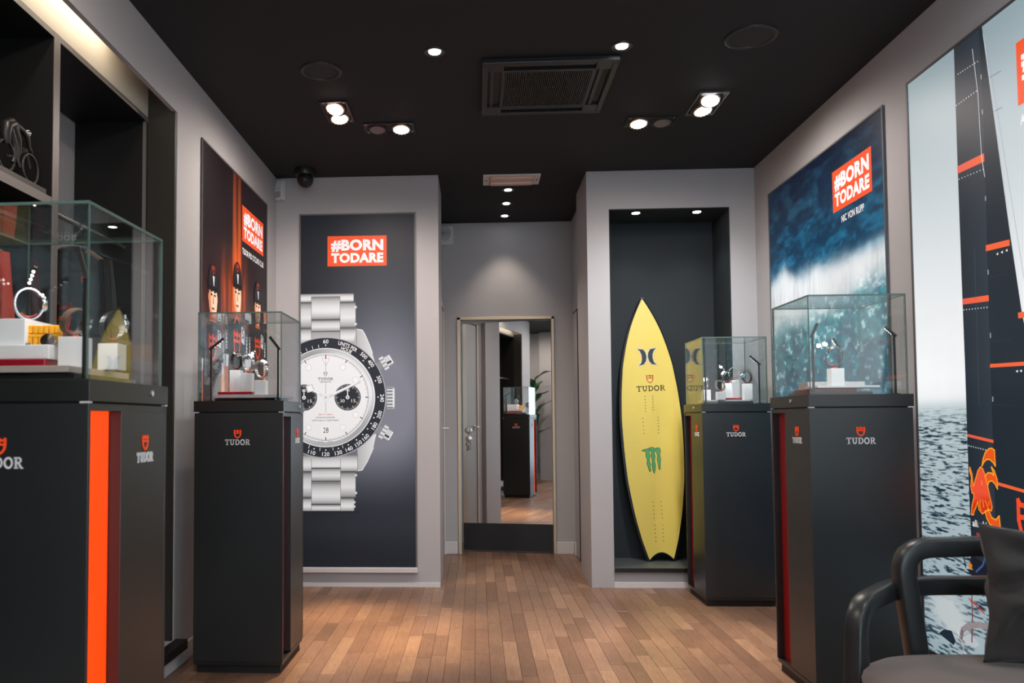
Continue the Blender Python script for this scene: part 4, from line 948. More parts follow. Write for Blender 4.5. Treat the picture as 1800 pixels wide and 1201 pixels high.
obj('status_light', MB().cyl((0, -.045, .008), .004, .004, 10, 'y'), M['lampoff'], ms)
sr = empty('alarm_siren', (-.262, YB-.001, 2.680), 0, 'white slatted alarm siren on the back wall, half behind the left pier', 'siren')
obj('housing', MB().box(-.075, -.045, -.085, .075, 0, .078), M['plastic'], sr, bevel=.012, seg=3)
for k in range(3):
    obj('slot_ring', MB().tube([( .046*math.cos(a)*(1-.22*k)+0, -.048, .010+.058*math.sin(a)*(1-.25*k)) for a in np.linspace(0, 2*PI, 25)[:-1]], .0035, 6, closed=True, upv=(0, 1, 0)), mat('siren_grey', (.42, .42, .42), .4) if k == 0 else bpy.data.materials['siren_grey'], sr, smooth=True)
obj('sounder', MB().sphere((0, -.046, .010), (.022, .010, .020), 18, 10), bpy.data.materials['siren_grey'], sr, smooth=True)

# ================= display pedestals
def raised(tris, fn, t0, t1, mb=None):
    mb = mb or MB()
    for t in tris:
        a = (t[1][0]-t[0][0])*(t[2][1]-t[0][1])-(t[2][0]-t[0][0])*(t[1][1]-t[0][1])
        if abs(a) < 1e-12: continue
        vs = [fn(u, v, t0) for u, v in t]+[fn(u, v, t1) for u, v in t]
        mb.add(vs, [(3, 4, 5), (0, 1, 4, 3), (1, 2, 5, 4), (2, 0, 3, 5)])
    return mb
S_ = .200     # half width
D_2 = .205    # half depth
def pedestal(x0, y0, side, label, lit, rz=0):
    """x0, y0 = left front corner of the body; side = +1 when the slotted side looks right, -1 when it looks left"""
    e = empty('display_pedestal', (x0+S_, y0+D_2, 0), rz, label, 'display case', 'black display pedestals with glass cases')
    sx = side; X = lambda a: a*sx   # local coordinates with the slot side at +X, mirrored for the other row
    def bx(mb, a, y_, z_, b, y2, z2, mi=0): return mb.box(min(X(a), X(b)), y_, z_, max(X(a), X(b)), y2, z2, mi)
    q = MB(); bx(q, -S_+.014, -D_2+.014, 0, S_-.014, D_2-.014, .036); obj('plinth', q, M['lamdark'], e)
    q = MB(); bx(q, -S_+.003, -D_2+.003, .036, S_-.003, D_2-.003, .052); obj('base_tray', q, M['lamcap'], e, bevel=.0015)
    flip = 1 if sx > 0 else -1     # slot lies at the front end on the left row, at the rear end on the right row
    Y = lambda v: v*flip
    def by(mb, a, ya, z_, b, yb, z2): return mb.box(min(X(a), X(b)), min(Y(ya), Y(yb)), z_, max(X(a), X(b)), max(Y(ya), Y(yb)), z2)
    q = MB(); q.box(-S_, -D_2, .052, S_, -D_2+.010, 1.146); obj('front_panel', q, M['lam'], e, bevel=.001)
    q = MB(); q.box(-S_, D_2-.010, .052, S_, D_2, 1.146); obj('rear_panel', q, M['lam'], e, bevel=.001)
    q = MB(); by(q, S_-.032, -D_2+.155, .056, S_-.001, D_2-.010*1, 1.130); obj('side_panel', q, M['lam'], e, bevel=.001)
    q = MB(); by(q, -S_+.032, D_2-.155, .056, -S_+.001, -D_2+.010, 1.130); obj('side_panel', q, M['lam'], e, bevel=.001)
    q = MB(); q.box(-S_+.034, -D_2+.011, .052, S_-.034, D_2-.011, 1.146); obj('core', q, M['lamdark'], e)
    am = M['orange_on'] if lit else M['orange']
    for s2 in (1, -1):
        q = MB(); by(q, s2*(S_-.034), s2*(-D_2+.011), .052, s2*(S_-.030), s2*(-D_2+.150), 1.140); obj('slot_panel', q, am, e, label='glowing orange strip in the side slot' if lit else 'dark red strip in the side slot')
    q = MB(); q.box(-S_+.002, -D_2+.002, 1.130, S_-.002, D_2-.002, 1.146); obj('top_rail', q, M['lam'], e)
    q = MB(); q.box(-S_-.003, -D_2-.003, 1.151, S_+.003, D_2+.003, 1.200); cap = obj('cap', q, M['lamcap'], e, bevel=.001)
    q = MB(); q.box(-S_+.01, -D_2+.01, 1.146, S_-.01, D_2-.01, 1.151); obj('shadow_gap', q, M['lamdark'], e)
    for cx, cy in ((-1, -1), (1, 1), (-1, 1), (1, -1)):
        q = MB(); q.box(min(cx*(S_-.02), cx*(S_+.002)), min(cy*(D_2-.012), cy*(D_2+.002)), 1.1465, max(cx*(S_-.02), cx*(S_+.002)), max(cy*(D_2-.012), cy*(D_2+.002)), 1.1505)
        obj('corner_spacer', q, M['plastic'], e, label='white corner spacer')
    ly = {1: .105, -1: -.03}[sx]
    q = MB(); q.cyl((X(S_+.003), ly+.0, 1.178), .008, .004*sx, 18, 'x'); q.box(min(X(S_+.006), X(S_+.008)), ly-.0012, 1.174, max(X(S_+.006), X(S_+.008)), ly+.0012, 1.182)
    obj('lock', q, M['steel'], cap, smooth=True)
    # crest and lettering, on the front and on both side panels and the back
    def emblem(fn, w=.113):
        q = raised(slab_word('TUDOR', -w/2, 1.003, w, .0255), fn, 0, .0025); obj('lettering', q, M['letter'], e, label='pale raised lettering')
        q = raised(shield2d(0, 1.052, .028, .034, .17), fn, 0, .0025); obj('crest', q, M['shield'], e, label='orange crest')
    emblem(lambda u, v, t: (u-.004, -D_2-t, v)); emblem(lambda u, v, t: (-u, D_2+t, v))
    py = (.0775)*flip
    emblem(lambda u, v, t: (X(S_-.001)+sx*t, py+u*sx, v), .092); emblem(lambda u, v, t: (-X(S_-.001)-sx*t, -py-u*sx, v), .092)
    # glass hood
    g = .006; a, b, z0, z1 = S_-.010, D_2-.010, 1.200, 1.600
    def pane(x0, y0, z0, x1, y1, z1, thin):
        q = MB(); q.box(x0, y0, z0, x1, y1, z1)
        q.m = [0 if (k in {'z': (0, 1), 'y': (2, 4), 'x': (3, 5)}[thin]) else 1 for k in range(6)]
        obj('glass_pane', q, [M['glass'], M['gedge']], e, fixn=False)
    pane(-a, -b, z0, a, -b+g, z1-g, 'y'); pane(-a, b-g, z0, a, b, z1-g, 'y'); pane(-a, -b+g, z0, -a+g, b-g, z1-g, 'x'); pane(a-g, -b+g, z0, a, b-g, z1-g, 'x'); pane(-a, -b, z1-g, a, b, z1, 'z')
    return e
P_L1 = (-1.246, 1.712); P_L2 = (-1.262, 3.50); P_R1 = (1.315, 3.232); P_R2 = (1.340, 4.83)
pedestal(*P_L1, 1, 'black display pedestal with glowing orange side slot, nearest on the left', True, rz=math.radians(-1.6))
pedestal(*P_L2, 1, 'black display pedestal in front of the cycling poster, three watches inside', False)
pedestal(*P_R1, -1, 'black display pedestal nearest on the right, one watch inside', False)
pedestal(*P_R2, -1, 'black display pedestal beside the surfboard, five watches inside', False)

# ================= things in the cases
ZC = 1.2002
def block(x, y, w, d, z0, z1, label, group, rz=0, m='block'):
    e = MB().box(-w/2, -d/2, 0, w/2, d/2, z1-z0)
    return obj('display_block', e, M[m], None, bevel=.0012, label=label, cat='block', group=group).__setattr__('location', (x, y, z0)) or None
def plate(x0, y0, z0, x1, y1, z1, m, label, group, name='display_tray'):
    q = MB().box(x0, y0, z0, x1, y1, z1); return obj(name, q, M[m], None, bevel=.001, label=label, cat='tray', group=group)
def lamp(x, y, hgt, dx, dz, label, group, dy=0, face=False):
    """slim reading-lamp: square post and a tilted bar head with small LEDs under it"""
    e = empty('case_lamp', (x, y, ZC), 0, label, 'lamp', group)
    obj('foot', MB().box(-.012, -.012, 0, .012, .012, .004), M['blackm'], e)
    obj('post', MB().box(-.0038, -.0038, .004, .0038, .0038, hgt), M['blackm'], e, bevel=.0006)
    L = math.hypot(dx, dz, dy); d = Vector((dx, dy, dz)).normalized(); sd = d.cross(Vector((0, 0, 1))).normalized(); un = sd.cross(d)
    if un.z < 0: un = -un
    if not face: un = (un+Vector((0, -1.6, 0))); un = (un-d*un.dot(d)).normalized(); sd = un.cross(d)
    else: un = (un*.6+Vector((0, 1, 0))); un = (un-d*un.dot(d)).normalized(); sd = un.cross(d)
    Rm = Matrix(((d.x, sd.x, un.x, 0), (d.y, sd.y, un.y, 0), (d.z, sd.z, un.z, hgt+.003), (0, 0, 0, 1)))
    hd = obj('head', MB().box(-.012, -.0055, -.004, L-.012, .0055, .004, M=Rm), M['blackm'], e, bevel=.001)
    for k in range(4): obj('led', MB().cyl((L*.25+k*L*.17-.006, 0, -.0062), .0036, .0022, 10, M=Rm), M['led'], hd)
    ld = bpy.data.lights.new('case_lamp_light', 'SPOT'); ld.energy = 1.6; ld.spot_size = 2.2; ld.spot_blend = .6; ld.shadow_soft_size = .008; ld.color = (1, .98, .96)
    lo = bpy.data.objects.new('case_lamp_light', ld); COL.objects.link(lo); lo.location = Vector((x, y, ZC+hgt+.003))+d*(L*.5)-un*.012
    lo.rotation_euler = Vector((dx*3, .10 if not face else -.05, -.20)).to_track_quat('-Z', 'Y').to_euler()
    return e
def watch(x, y, z, label, rz=0.0, tilt=0.0, ra=.029, rb=.034, dial='dialw', band='steel', casem='chrome', pos=35, bezel='blackm', bw=.018, lean=0.0, foot='redcuff'):
    """a watch closed around a C-shaped holder: linked band, case, bezel, dial, crown; z = top of its block"""
    e = empty('wristwatch', (x, y, z), rz, label, 'watch', 'watches in the display cases')
    T = Matrix.Translation((0, 0, rb+.006)) @ Matrix.Rotation(lean, 4, 'X') @ Matrix.Rotation(tilt, 4, 'Y')
    q = MB(); n = 26; pa = math.radians(pos)
    for i in range(n):
        a = 2*PI*(i+.5)/n; dd = abs((a-pa+PI) % (2*PI)-PI)
        if dd < .46: continue
        c = Vector((ra*math.cos(a), 0, rb*math.sin(a))); tn = math.atan2(rb*math.cos(a), -ra*math.sin(a))
        Mx = T @ Matrix.Translation(c) @ Matrix.Rotation(-tn, 4, 'Y')
        wd = bw*(1-.12*min(1, dd/PI)); q.box(-.0041, -wd/2, -.0014, .0041, -wd*.22, .0014, M=Mx).box(-.0038, -wd*.2, -.0019, .0038, wd*.2, .0017, M=Mx).box(-.0041, wd*.22, -.0014, .0041, wd/2, .0014, M=Mx)
    obj('band', q, M[band], e, bevel=0)
    c = Vector((ra*math.cos(pa), 0, rb*math.sin(pa))); out = Vector((math.cos(pa)/ra, 0, math.sin(pa)/rb)).normalized()
    ang = math.atan2(out.x, out.z); Mc = T @ Matrix.Translation(c) @ Matrix.Rotation(ang, 4, 'Y')
    q = MB(); q.lathe([(.0, -.005), (.017, -.005), (.0195, -.002), (.0195, .003), (.018, .0045)], n=32, M=Mc)
    for sx in (-1, 1):
        for sy in (-1, 1): q.box(sx*.017-.005, sy*.0115-.003, -.004, sx*.017+.005, sy*.0115+.003, .001, M=Mc)
    cs = obj('case', q, M[casem], e, smooth=True)
    obj('bezel', MB().lathe([(.0185, .0042), (.0188, .006), (.0150, .0072), (.0148, .0052)], n=32, M=Mc), M[bezel], cs, smooth=True)
    q = MB(); q.cyl((0, 0, .0045), .0150, .0012, 28, M=Mc); dl = obj('dial', q, M[dial], cs)
    q = MB(); mk = 'dialw' if dial in ('dialb', 'bluering') else 'dialb'
    for k in range(12): q.box(.0108, -.0005, .0058, .0132, .0005, .0061, M=Mc @ Matrix.Rotation(k*PI/6, 4, 'Z'))
    q.box(-.0004, 0, .0061, .0004, .010, .0065, M=Mc @ Matrix.Rotation(-1.1, 4, 'Z')).box(-.0006, 0, .0062, .0006, .007, .0066, M=Mc @ Matrix.Rotation(1.0, 4, 'Z'))
    obj('hands_and_markers', q, M[mk], cs)
    q = MB(); q.lathe([(.0030, 0), (.0030, .004), (.0018, .0045)], n=12, M=Mc @ Matrix.Translation((0, -.0193, .0005)) @ Matrix.Rotation(PI/2, 4, 'X')); obj('crown', q, M[casem], cs, smooth=True)
    q = MB(); q.tube([T @ Vector((ra*.80*math.cos(t), 0, rb*.84*math.sin(t))) for t in np.linspace(-PI*.75, -PI*.25, 9)], .0018, 8); q.box(-.007, -.006, 0, .007, .006, .008)
    obj('holder', q, M[foot], e)
    return e
# --- left front case
gx, gy = P_L1[0]+S_, P_L1[1]+D_2
g1, g2, g3, g4 = 'blocks in the left front case', 'trays in the left front case', 'lamps in the left front case', ''
plate(-1.225, 1.745, ZC, -.905, 2.070, ZC+.016, 'blackm', 'black lower tray in the case with the orange side slot', g2)
plate(-1.225, 1.735, ZC+.017, -.915, 2.050, ZC+.032, 'traywarm', 'champagne-edged tray in the case with the orange side slot', g2)
plate(-1.222, 1.800, ZC+.033, -1.005, 1.985, ZC+.052, 'red', 'dark red plinth plate under the large white step', g2, 'red_plate')
q = MB().box(-1.22, 1.81, ZC+.053, -1.000, 1.97, ZC+.087).box(-1.22, 1.83, ZC+.087, -1.070, 1.97, ZC+.152)
obj('display_block', q, M['block'], None, bevel=.002, label='large stepped white block carrying the steel chronograph and the orange strap', cat='block', group=g1)
block(-.950, 1.835, .058, .050, ZC+.033, ZC+.105, 'short white block under the brown strap watch', g1)
block(-.905, 1.930, .050, .050, ZC+.033, ZC+.098, 'white block under the black strap watch by the side glass', g1)
watch(-1.100, 1.895, ZC+.152, 'steel watch with gold-and-white dial standing highest on the stepped white block', rz=.75, ra=.032, rb=.038, pos=8, dial='dialw', bezel='chrome')
# orange strap lying on the step
e = empty('strap_watch', (-1.040, 1.855, ZC+.0872), .1, 'chunky orange strap watch lying on the step of the white block', 'watch', 'watches in the display cases')
q = MB()
for k in range(7):
    for zz in (.002, .030): q.box(-.045+.0125*k, -.010, zz, -.045+.0125*k+.0105, .010, zz+.019)
q.box(-.046, .004, .0, .042, .011, .052).box(-.046, -.011, .0205, .042, -.006, .0285)
obj('strap', q, M['osr'], e, bevel=.0015)
obj('case', MB().lathe([(0, -.005), (.016, -.005), (.018, 0), (.017, .005), (0, .006)], n=28, M=Matrix.Translation((.020, -.018, .012)) @ Matrix.Rotation(1.2, 4, 'X')), M['chrome'], e, smooth=True)
obj('buckle', MB().box(-.038, -.020, -.0, -.018, -.008, .006).box(.03, -.022, 0, .048, -.010, .006), M['steel'], e, bevel=.001)
watch(-.957, 1.845, ZC+.105, 'watch on a brown leather strap tipped over the short white block', rz=1.05, tilt=.8, ra=.027, rb=.034, pos=20, band='leather', bw=.026, dial='dialb', bezel='chrome', lean=.2)
watch(-.905, 1.930, ZC+.098, 'steel watch on a black strap beside the side glass', rz=.95, tilt=.25, ra=.028, rb=.038, pos=25, band='strapblack', bw=.026, dial='dialb', bezel='chrome', foot='redcuff')
lamp(-.886, 1.752, .235, -.036, .078, 'slim black case lamp in the front right corner of the left front case', g3, .03)
lamp(-1.205, 2.075, .270, .050, .050, 'slim black case lamp in the rear corner of the left front case', g3, -.05, True)
# --- left rear case
gx, gy = P_L2[0]+S_, P_L2[1]+D_2
g1, g2, g3 = 'blocks in the case before the cycling poster', 'trays in the case before the cycling poster', 'lamps in the case before the cycling poster'
plate(-1.205, 3.60, ZC, -.925, 3.86, ZC+.014, 'blackm', 'black lower tray in the case before the cycling poster', g2)
plate(-1.200, 3.565, ZC+.015, -.900, 3.86, ZC+.030, 'tray', 'pale grey tray in the case before the cycling poster', g2)
plate(-1.190, 3.60, ZC+.031, -1.030, 3.80, ZC+.044, 'red', 'dark red plate under the two taller blocks, left rear case', g2, 'red_plate')
block(-1.128, 3.68, .050, .050, ZC+.044, ZC+.148, 'tallest of three white blocks, left in the case before the cycling poster', g1)
block(-1.066, 3.65, .050, .050, ZC+.044, ZC+.132, 'middle of three white blocks in the case before the cycling poster', g1)
block(-.990, 3.61, .050, .050, ZC+.030, ZC+.096, 'lowest of three white blocks, right in the case before the cycling poster', g1)
watch(-1.128, 3.68, ZC+.148, 'black-dialled steel watch on the tallest block before the cycling poster', rz=-.55, tilt=-.5, ra=.031, rb=.038, pos=35, dial='dialb', band='blackm', casem='steel')
watch(-1.062, 3.65, ZC+.132, 'steel watch with blue-grey bezel on the middle block before the cycling poster', rz=-.5, tilt=-.5, ra=.030, rb=.041, pos=30, dial='dialw', bezel='bluering')
watch(-.990, 3.61, ZC+.096, 'steel watch with white dial on the lowest block before the cycling poster', rz=-.55, tilt=-.55, ra=.032, rb=.044, pos=25, dial='dialw', bezel='chrome')
lamp(-1.228, 3.62, .245, .068, .052, 'left slim lamp in the case before the cycling poster', g3)
lamp(-.900, 3.56, .238, -.046, .060, 'right slim lamp in the case before the cycling poster', g3)
# --- right front case
g1, g2, g3 = 'blocks in the right front case', 'trays in the right front case', 'lamps in the right front case'
plate(1.375, 3.33, ZC, 1.61, 3.60, ZC+.014, 'lamcap', 'dark lower tray in the single-watch case', g2)
plate(1.395, 3.34, ZC+.030, 1.645, 3.46, ZC+.039, 'block', 'white tray under the single white block', g2)
plate(1.400, 3.36, ZC+.015, 1.56, 3.60, ZC+.029, 'red', 'dark red plate in the single-watch case', g2, 'red_plate')
plate(1.420, 3.50, ZC+.030, 1.66, 3.60, ZC+.062, 'tray', 'pale grey rear step in the single-watch case', g2)
block(1.490, 3.39, .052, .046, ZC+.039, ZC+.112, 'single white block under the lone watch', g1)
watch(1.488, 3.39, ZC+.112, 'lone steel watch with a dark dial, tilted on its white block', rz=-.65, tilt=.55, ra=.031, rb=.041, pos=140, dial='dialb', bezel='chrome', band='chrome')
lamp(1.352, 3.275, .238, .026, .058, 'left slim lamp in the single-watch case', g3)
lamp(1.685, 3.30, .240, -.044, .040, 'right slim lamp in the single-watch case', g3)
lamp(1.590, 3.58, .215, -.030, .050, 'rear slim lamp in the single-watch case', g3)
# --- right rear case
g1, g2, g3 = 'blocks in the case beside the surfboard', 'trays in the case beside the surfboard', 'lamps in the case beside the surfboard'
plate(1.395, 4.93, ZC, 1.675, 5.19, ZC+.014, 'lamcap', 'dark lower tray in the case beside the surfboard', g2)
plate(1.410, 4.95, ZC+.015, 1.665, 5.17, ZC+.024, 'tray', 'pale tray in the case beside the surfboard', g2)
plate(1.515, 5.00, ZC+.025, 1.645, 5.14, ZC+.037, 'red', 'plum plate under the two middle blocks beside the surfboard', g2, 'red_plate')
for i, (x, y, z0, z1, w) in enumerate(((1.425, 5.04, .024, .090, .045), (1.490, 4.965, .024, .074, .046), (1.548, 5.02, .037, .128, .050), (1.610, 5.075, .037, .150, .050), (1.655, 4.975, .024, .122, .050))):
    block(x, y, w, .046, ZC+z0, ZC+z1, ['leftmost small white block in the case beside the surfboard', 'lowest white block in the case beside the surfboard', 'middle white block in the case beside the surfboard', 'tallest white block, at the back of the case beside the surfboard', 'rightmost white block in the case beside the surfboard'][i], g1)
watch(1.425, 5.04, ZC+.090, 'steel watch seen edge-on on the leftmost block beside the surfboard', rz=1.1, ra=.028, rb=.036, pos=150, dial='dialw')
watch(1.490, 4.965, ZC+.074, 'watch with dark face tipped on the lowest block beside the surfboard', rz=.2, tilt=-.7, ra=.026, rb=.032, pos=60, dial='dialb', band='steel')
watch(1.548, 5.02, ZC+.128, 'bright steel watch on the middle block beside the surfboard', rz=.35, tilt=.3, ra=.029, rb=.036, pos=160, dial='dialw', bezel='chrome', band='chrome')
watch(1.610, 5.075, ZC+.150, 'watch with blue-edged bezel on the tallest block beside the surfboard', rz=-.4, tilt=-.3, ra=.029, rb=.037, pos=165, dial='dialb', bezel='bluering')
watch(1.655, 4.975, ZC+.122, 'thin-banded watch on the rightmost block beside the surfboard', rz=-.9, tilt=-.3, ra=.028, rb=.036, pos=150, dial='dialb', band='blackm')
lamp(1.704, 4.905, .238, -.062, .056, 'right slim lamp in the case beside the surfboard', g3)
lamp(1.390, 4.925, .235, .040, .060, 'left slim lamp in the case beside the surfboard', g3)

# ================= surfboard, leaning in the niche
sb = empty('surfboard', (1.205, 5.60, NZ0), 0, 'yellow surfboard with black rails leaning in the dark niche', 'surfboard')
LB = 1.842; PROF = [(0, .0855), (.06, .103), (.14, .127), (.32, .165), (.55, .197), (.76, .208), (.97, .211), (1.16, .199), (1.36, .175), (1.50, .142), (1.60, .113), (1.69, .078), (1.77, .040), (1.815, .016), (LB, .0)]
tiltx = math.asin((5.715-5.600)/LB); rollz = .043
BM_ = Matrix.Translation((1.205+.052, 5.605, NZ0+.006)) @ Matrix.Rotation(-tiltx, 4, 'X') @ Matrix.Rotation(-rollz, 4, 'Y')
def bl(u, v, t):
    bow = .018*((v/LB-.45)*2)**2   # a little rocker
    return BM_ @ Vector((u, -t+bow, v))
hs = np.linspace(0, LB, 60); W_of = lambda v: float(np.interp(v, [a for a, _ in PROF], [b for _, b in PROF]))
# smooth the profile
ws = np.array([W_of(v) for v in hs]); 
for _ in range(2): ws[1:-1] = (ws[:-2]+2*ws[1:-1]+ws[2:])/4
def tail(x, inset=0):   # concave swallow tail
    return .055*(1-(x/.0855)**2)*1.0 if abs(x) < .0855 else 0
def board_mb(off, t0, t1, dome, nu=14):
    q = MB(); rows = []
    for side in (0, 1):
        for i, v in enumerate(hs):
            wdt = max(ws[i]-off, .0005)
            for k in range(nu+1):
                a = -1+2*k/nu; x = wdt*a; vv = v
                f = max(0, 1-v/.35); vv = v+tail(x)*f+ (off*.6 if v < .1 else 0)*f
                vv = min(vv, LB-off*2.2) if off > 0 else vv
                e = (1-abs(a)**4)**.5; t = (t0 if side == 0 else t1)
                t = (t0+t1)/2+(t-(t0+t1)/2)*(.55+.45*e) if dome else t
                q.v.append(tuple(bl(x, vv, t)))
    nr = nu+1; S0 = len(hs)*nr
    for i in range(len(hs)-1):
        for k in range(nu):
            a = i*nr+k; q.f += [(a, a+1, a+1+nr, a+nr), (S0+a+nr, S0+a+1+nr, S0+a+1, S0+a)]; q.m += [0, 0]
    for i in range(len(hs)-1):
        for k in (0, nu): a = i*nr+k; q.f.append((a, a+nr, S0+a+nr, S0+a)); q.m.append(0)
    for k in range(nu):
        for i in (0, len(hs)-1): a = i*nr+k; q.f.append((a, a+1, S0+a+1, S0+a)); q.m.append(0)
    return q
obj('rail', board_mb(-.010, -.010, .030, True), M['rail'], sb, True, smooth=True, label='black rail and underside')
obj('deck', board_mb(.004, .028, .033, False), M['yellow'], sb, True, smooth=True, label='yellow deck')
CV = 0
def deco(name, items, mm, d0, label):
    q = MB()
    for T in items: raised([T], lambda u, v, t: bl(u, v, t), .033+d0, .0338+d0, q)
    return obj(name, q, mm, sb, True, label=label)
z9 = lambda x, y: ((x-462)*.15*.00404, LB-(y-95)*.15*.00404)     # from the photographed board's face
hl = [z9(358, 703), z9(425, 712), z9(450, 750), z9(458, 800), z9(448, 850), z9(420, 888), z9(362, 900), z9(395, 868), z9(405, 820), z9(402, 770), z9(385, 730)]
hr_ = [(2*z9(466, 0)[0]-a, b) for a, b in hl]
deco('curved_logo_outline', stroke(hl, .0085, True)+stroke(hr_, .0085, True), M['logo_white'], 0, 'white outline of the double-curve logo')
deco('curved_logo', poly(hl)+poly(hr_), M['logo_dark'], .0006, 'dark double-curve logo')
deco('crest', shield2d(*z9(477, 1062), .043, .056, .11), M['logo_red'], 0, 'red crest outline')
a, b = z9(316, 1203), z9(645, 1140); deco('lettering', slab_word('TUDOR', a[0], a[1], b[0]-a[0], b[1]-a[1]), M['logo_black'], 0, 'black slab lettering')
z0_ = lambda x, y: ((x*.1915+1090-1169)*.00404, LB-(y*.1915+780-534)*.00404)
def claw(P): return [z0_(*p_) for p_ in P]
c1 = claw([(305, 118), (330, 108), (372, 104), (366, 135), (372, 170), (362, 200), (370, 240), (366, 275), (370, 300), (360, 305), (352, 270), (342, 235), (348, 200), (338, 165), (342, 135), (330, 122)])
c2 = claw([(366, 100), (398, 92), (425, 106), (412, 140), (416, 175), (408, 215), (414, 255), (406, 300), (400, 322), (392, 300), (386, 250), (392, 210), (384, 170), (388, 130)])
c3 = claw([(416, 112), (438, 100), (460, 102), (468, 125), (458, 160), (464, 200), (456, 250), (452, 292), (444, 285), (442, 245), (436, 205), (442, 170), (434, 130)])
deco('claw_logo_outline', stroke(c1, .006, True)+stroke(c2, .006, True)+stroke(c3, .006, True), M['logo_black'], 0, 'black outline of the three-claw logo')
deco('claw_logo', poly(c1)+poly(c2)+poly(c3), M['logo_green'], .0006, 'green three-claw logo')
dots = []
for P, n in ((((349, 1115+0), (349, 1180)), 0),):
    pass
def dotrow(xa, ya, xb, yb, n):
    for k in range(n):
        t = k/(n-1); x_, y_ = xa+(xb-xa)*t, ya+(yb-ya)*t
        u = (x_-1157-19*(y_-533)/452)*.00404+.0; dots.extend(arc(u+.0, LB-(y_-534)*.00404, 0, .0032, n=8))
for r_ in ((1156, 709, 1156, 735, 6), (1169, 709, 1169, 733, 6), (1151, 747, 1152, 773, 5), (1177, 746, 1177, 773, 6), (1164, 891, 1165, 918, 5), (1177, 891, 1179, 918, 5), (1166, 930, 1167, 957, 5), (1179, 930, 1180, 957, 5)): dotrow(*r_)
q = MB(); raised(dots, bl, .033, .0338, q); obj('insert_plugs', q, M['logo_black'], sb, True, kind='stuff')
obj('nose_clip', MB().tube([bl(-.012, LB-.004, .036), bl(.012, LB-.004, .036)], .003, 8), M['steel'], sb, True, label='small bright clip at the nose')

# ================= cabinet in the left wall
cb = empty('display_cabinet', (-1.66, 2.1, AZ0), 0, 'black open cabinet built into the left wall, lit by a cove at the top', 'cabinet')
fx = -1.50; zt = 2.505
q = MB().box(-1.83, AY0+.01, zt-.022, fx, AY1-.01, zt); obj('top_panel', q, M['cab'], cb, True); obj('top_edge', MB().box(fx, AY0+.01, zt-.022, fx+.002, AY1-.01, zt), M['cabedge'], cb, True)
obj('side_panel', MB().box(-1.838, AY1-.030, AZ0+.005, fx, AY1-.005, AZ1-.03), M['cab'], cb, True)
obj('side_panel', MB().box(-1.84, AY0+.005, AZ0+.005, fx, AY0+.030, AZ1-.004), M['cab'], cb, True)
obj('jamb', MB().box(fx-.02, AY1-.020, AZ0, XL-.004, AY1-.002, AZ1-.002).box(fx-.02, AY1-.020, AZ1-.002, -1.393, AY1-.002, 2.738), mat('jamb_bronze_black', (.030, .027, .022), .42), cb, True)
obj('jamb', MB().box(fx, AY0+.002, AZ0, XL-.004, AY0+.020, AZ1-.005), bpy.data.materials['jamb_bronze_black'], cb, True)
obj('jamb_bar', MB().box(fx-.016, AY1-.040, AZ0, fx-.002, AY1-.022, zt), M['cabedge'], cb, True)
obj('divider', MB().box(-1.83, 2.717, AZ0+.02, fx, 2.757, zt-.022), M['cab'], cb, True)
obj('divider_edge', MB().box(fx, 2.717, AZ0+.02, fx+.003, 2.757, zt), M['cabedge'], cb, True)
obj('divider', MB().box(-1.83, 1.48, AZ0+.02, fx, 1.52, zt-.022), M['cab'], cb, True)
obj('divider_edge', MB().box(fx, 1.48, AZ0+.02, fx+.003, 1.52, zt), M['cabedge'], cb, True)
obj('back_panel', MB().box(-1.838, AY0+.03, AZ0+.01, -1.830, 2.74, zt-.02), M['cab'], cb, True, label='black back panel')
obj('shelf', MB().box(-1.83, 1.52, 1.872, fx-.002, 2.717, 1.904), M['cab'], cb, True); obj('shelf_edge', MB().box(fx-.002, 1.52, 1.872, fx+.001, 2.717, 1.904), M['cabedge'], cb, True)
obj('cove_panel', MB().box(-1.52, AY0+.02, zt, -1.50, AY1-.021, 2.738), mat('cove_cream_paint', (.66, .60, .50), .6), cb, True, label='cream cove lit from its front edge')
obj('bottom_ledge', MB().box(-1.84, AY0+.0, .085, -1.315, AY1+.03, .128), M['cab'], cb, True, bevel=.002)
for (a, b) in ((2.757, AY1-.030), (1.52, 2.717), (AY0+.03, 1.48)):
    zr = 1.905 if a > 2.7 else 1.80
    obj('hanging_rail', MB().tube([(-1.605, a, zr), (-1.605, b, zr)], .010, 12), M['steel'], cb, True, smooth=True)
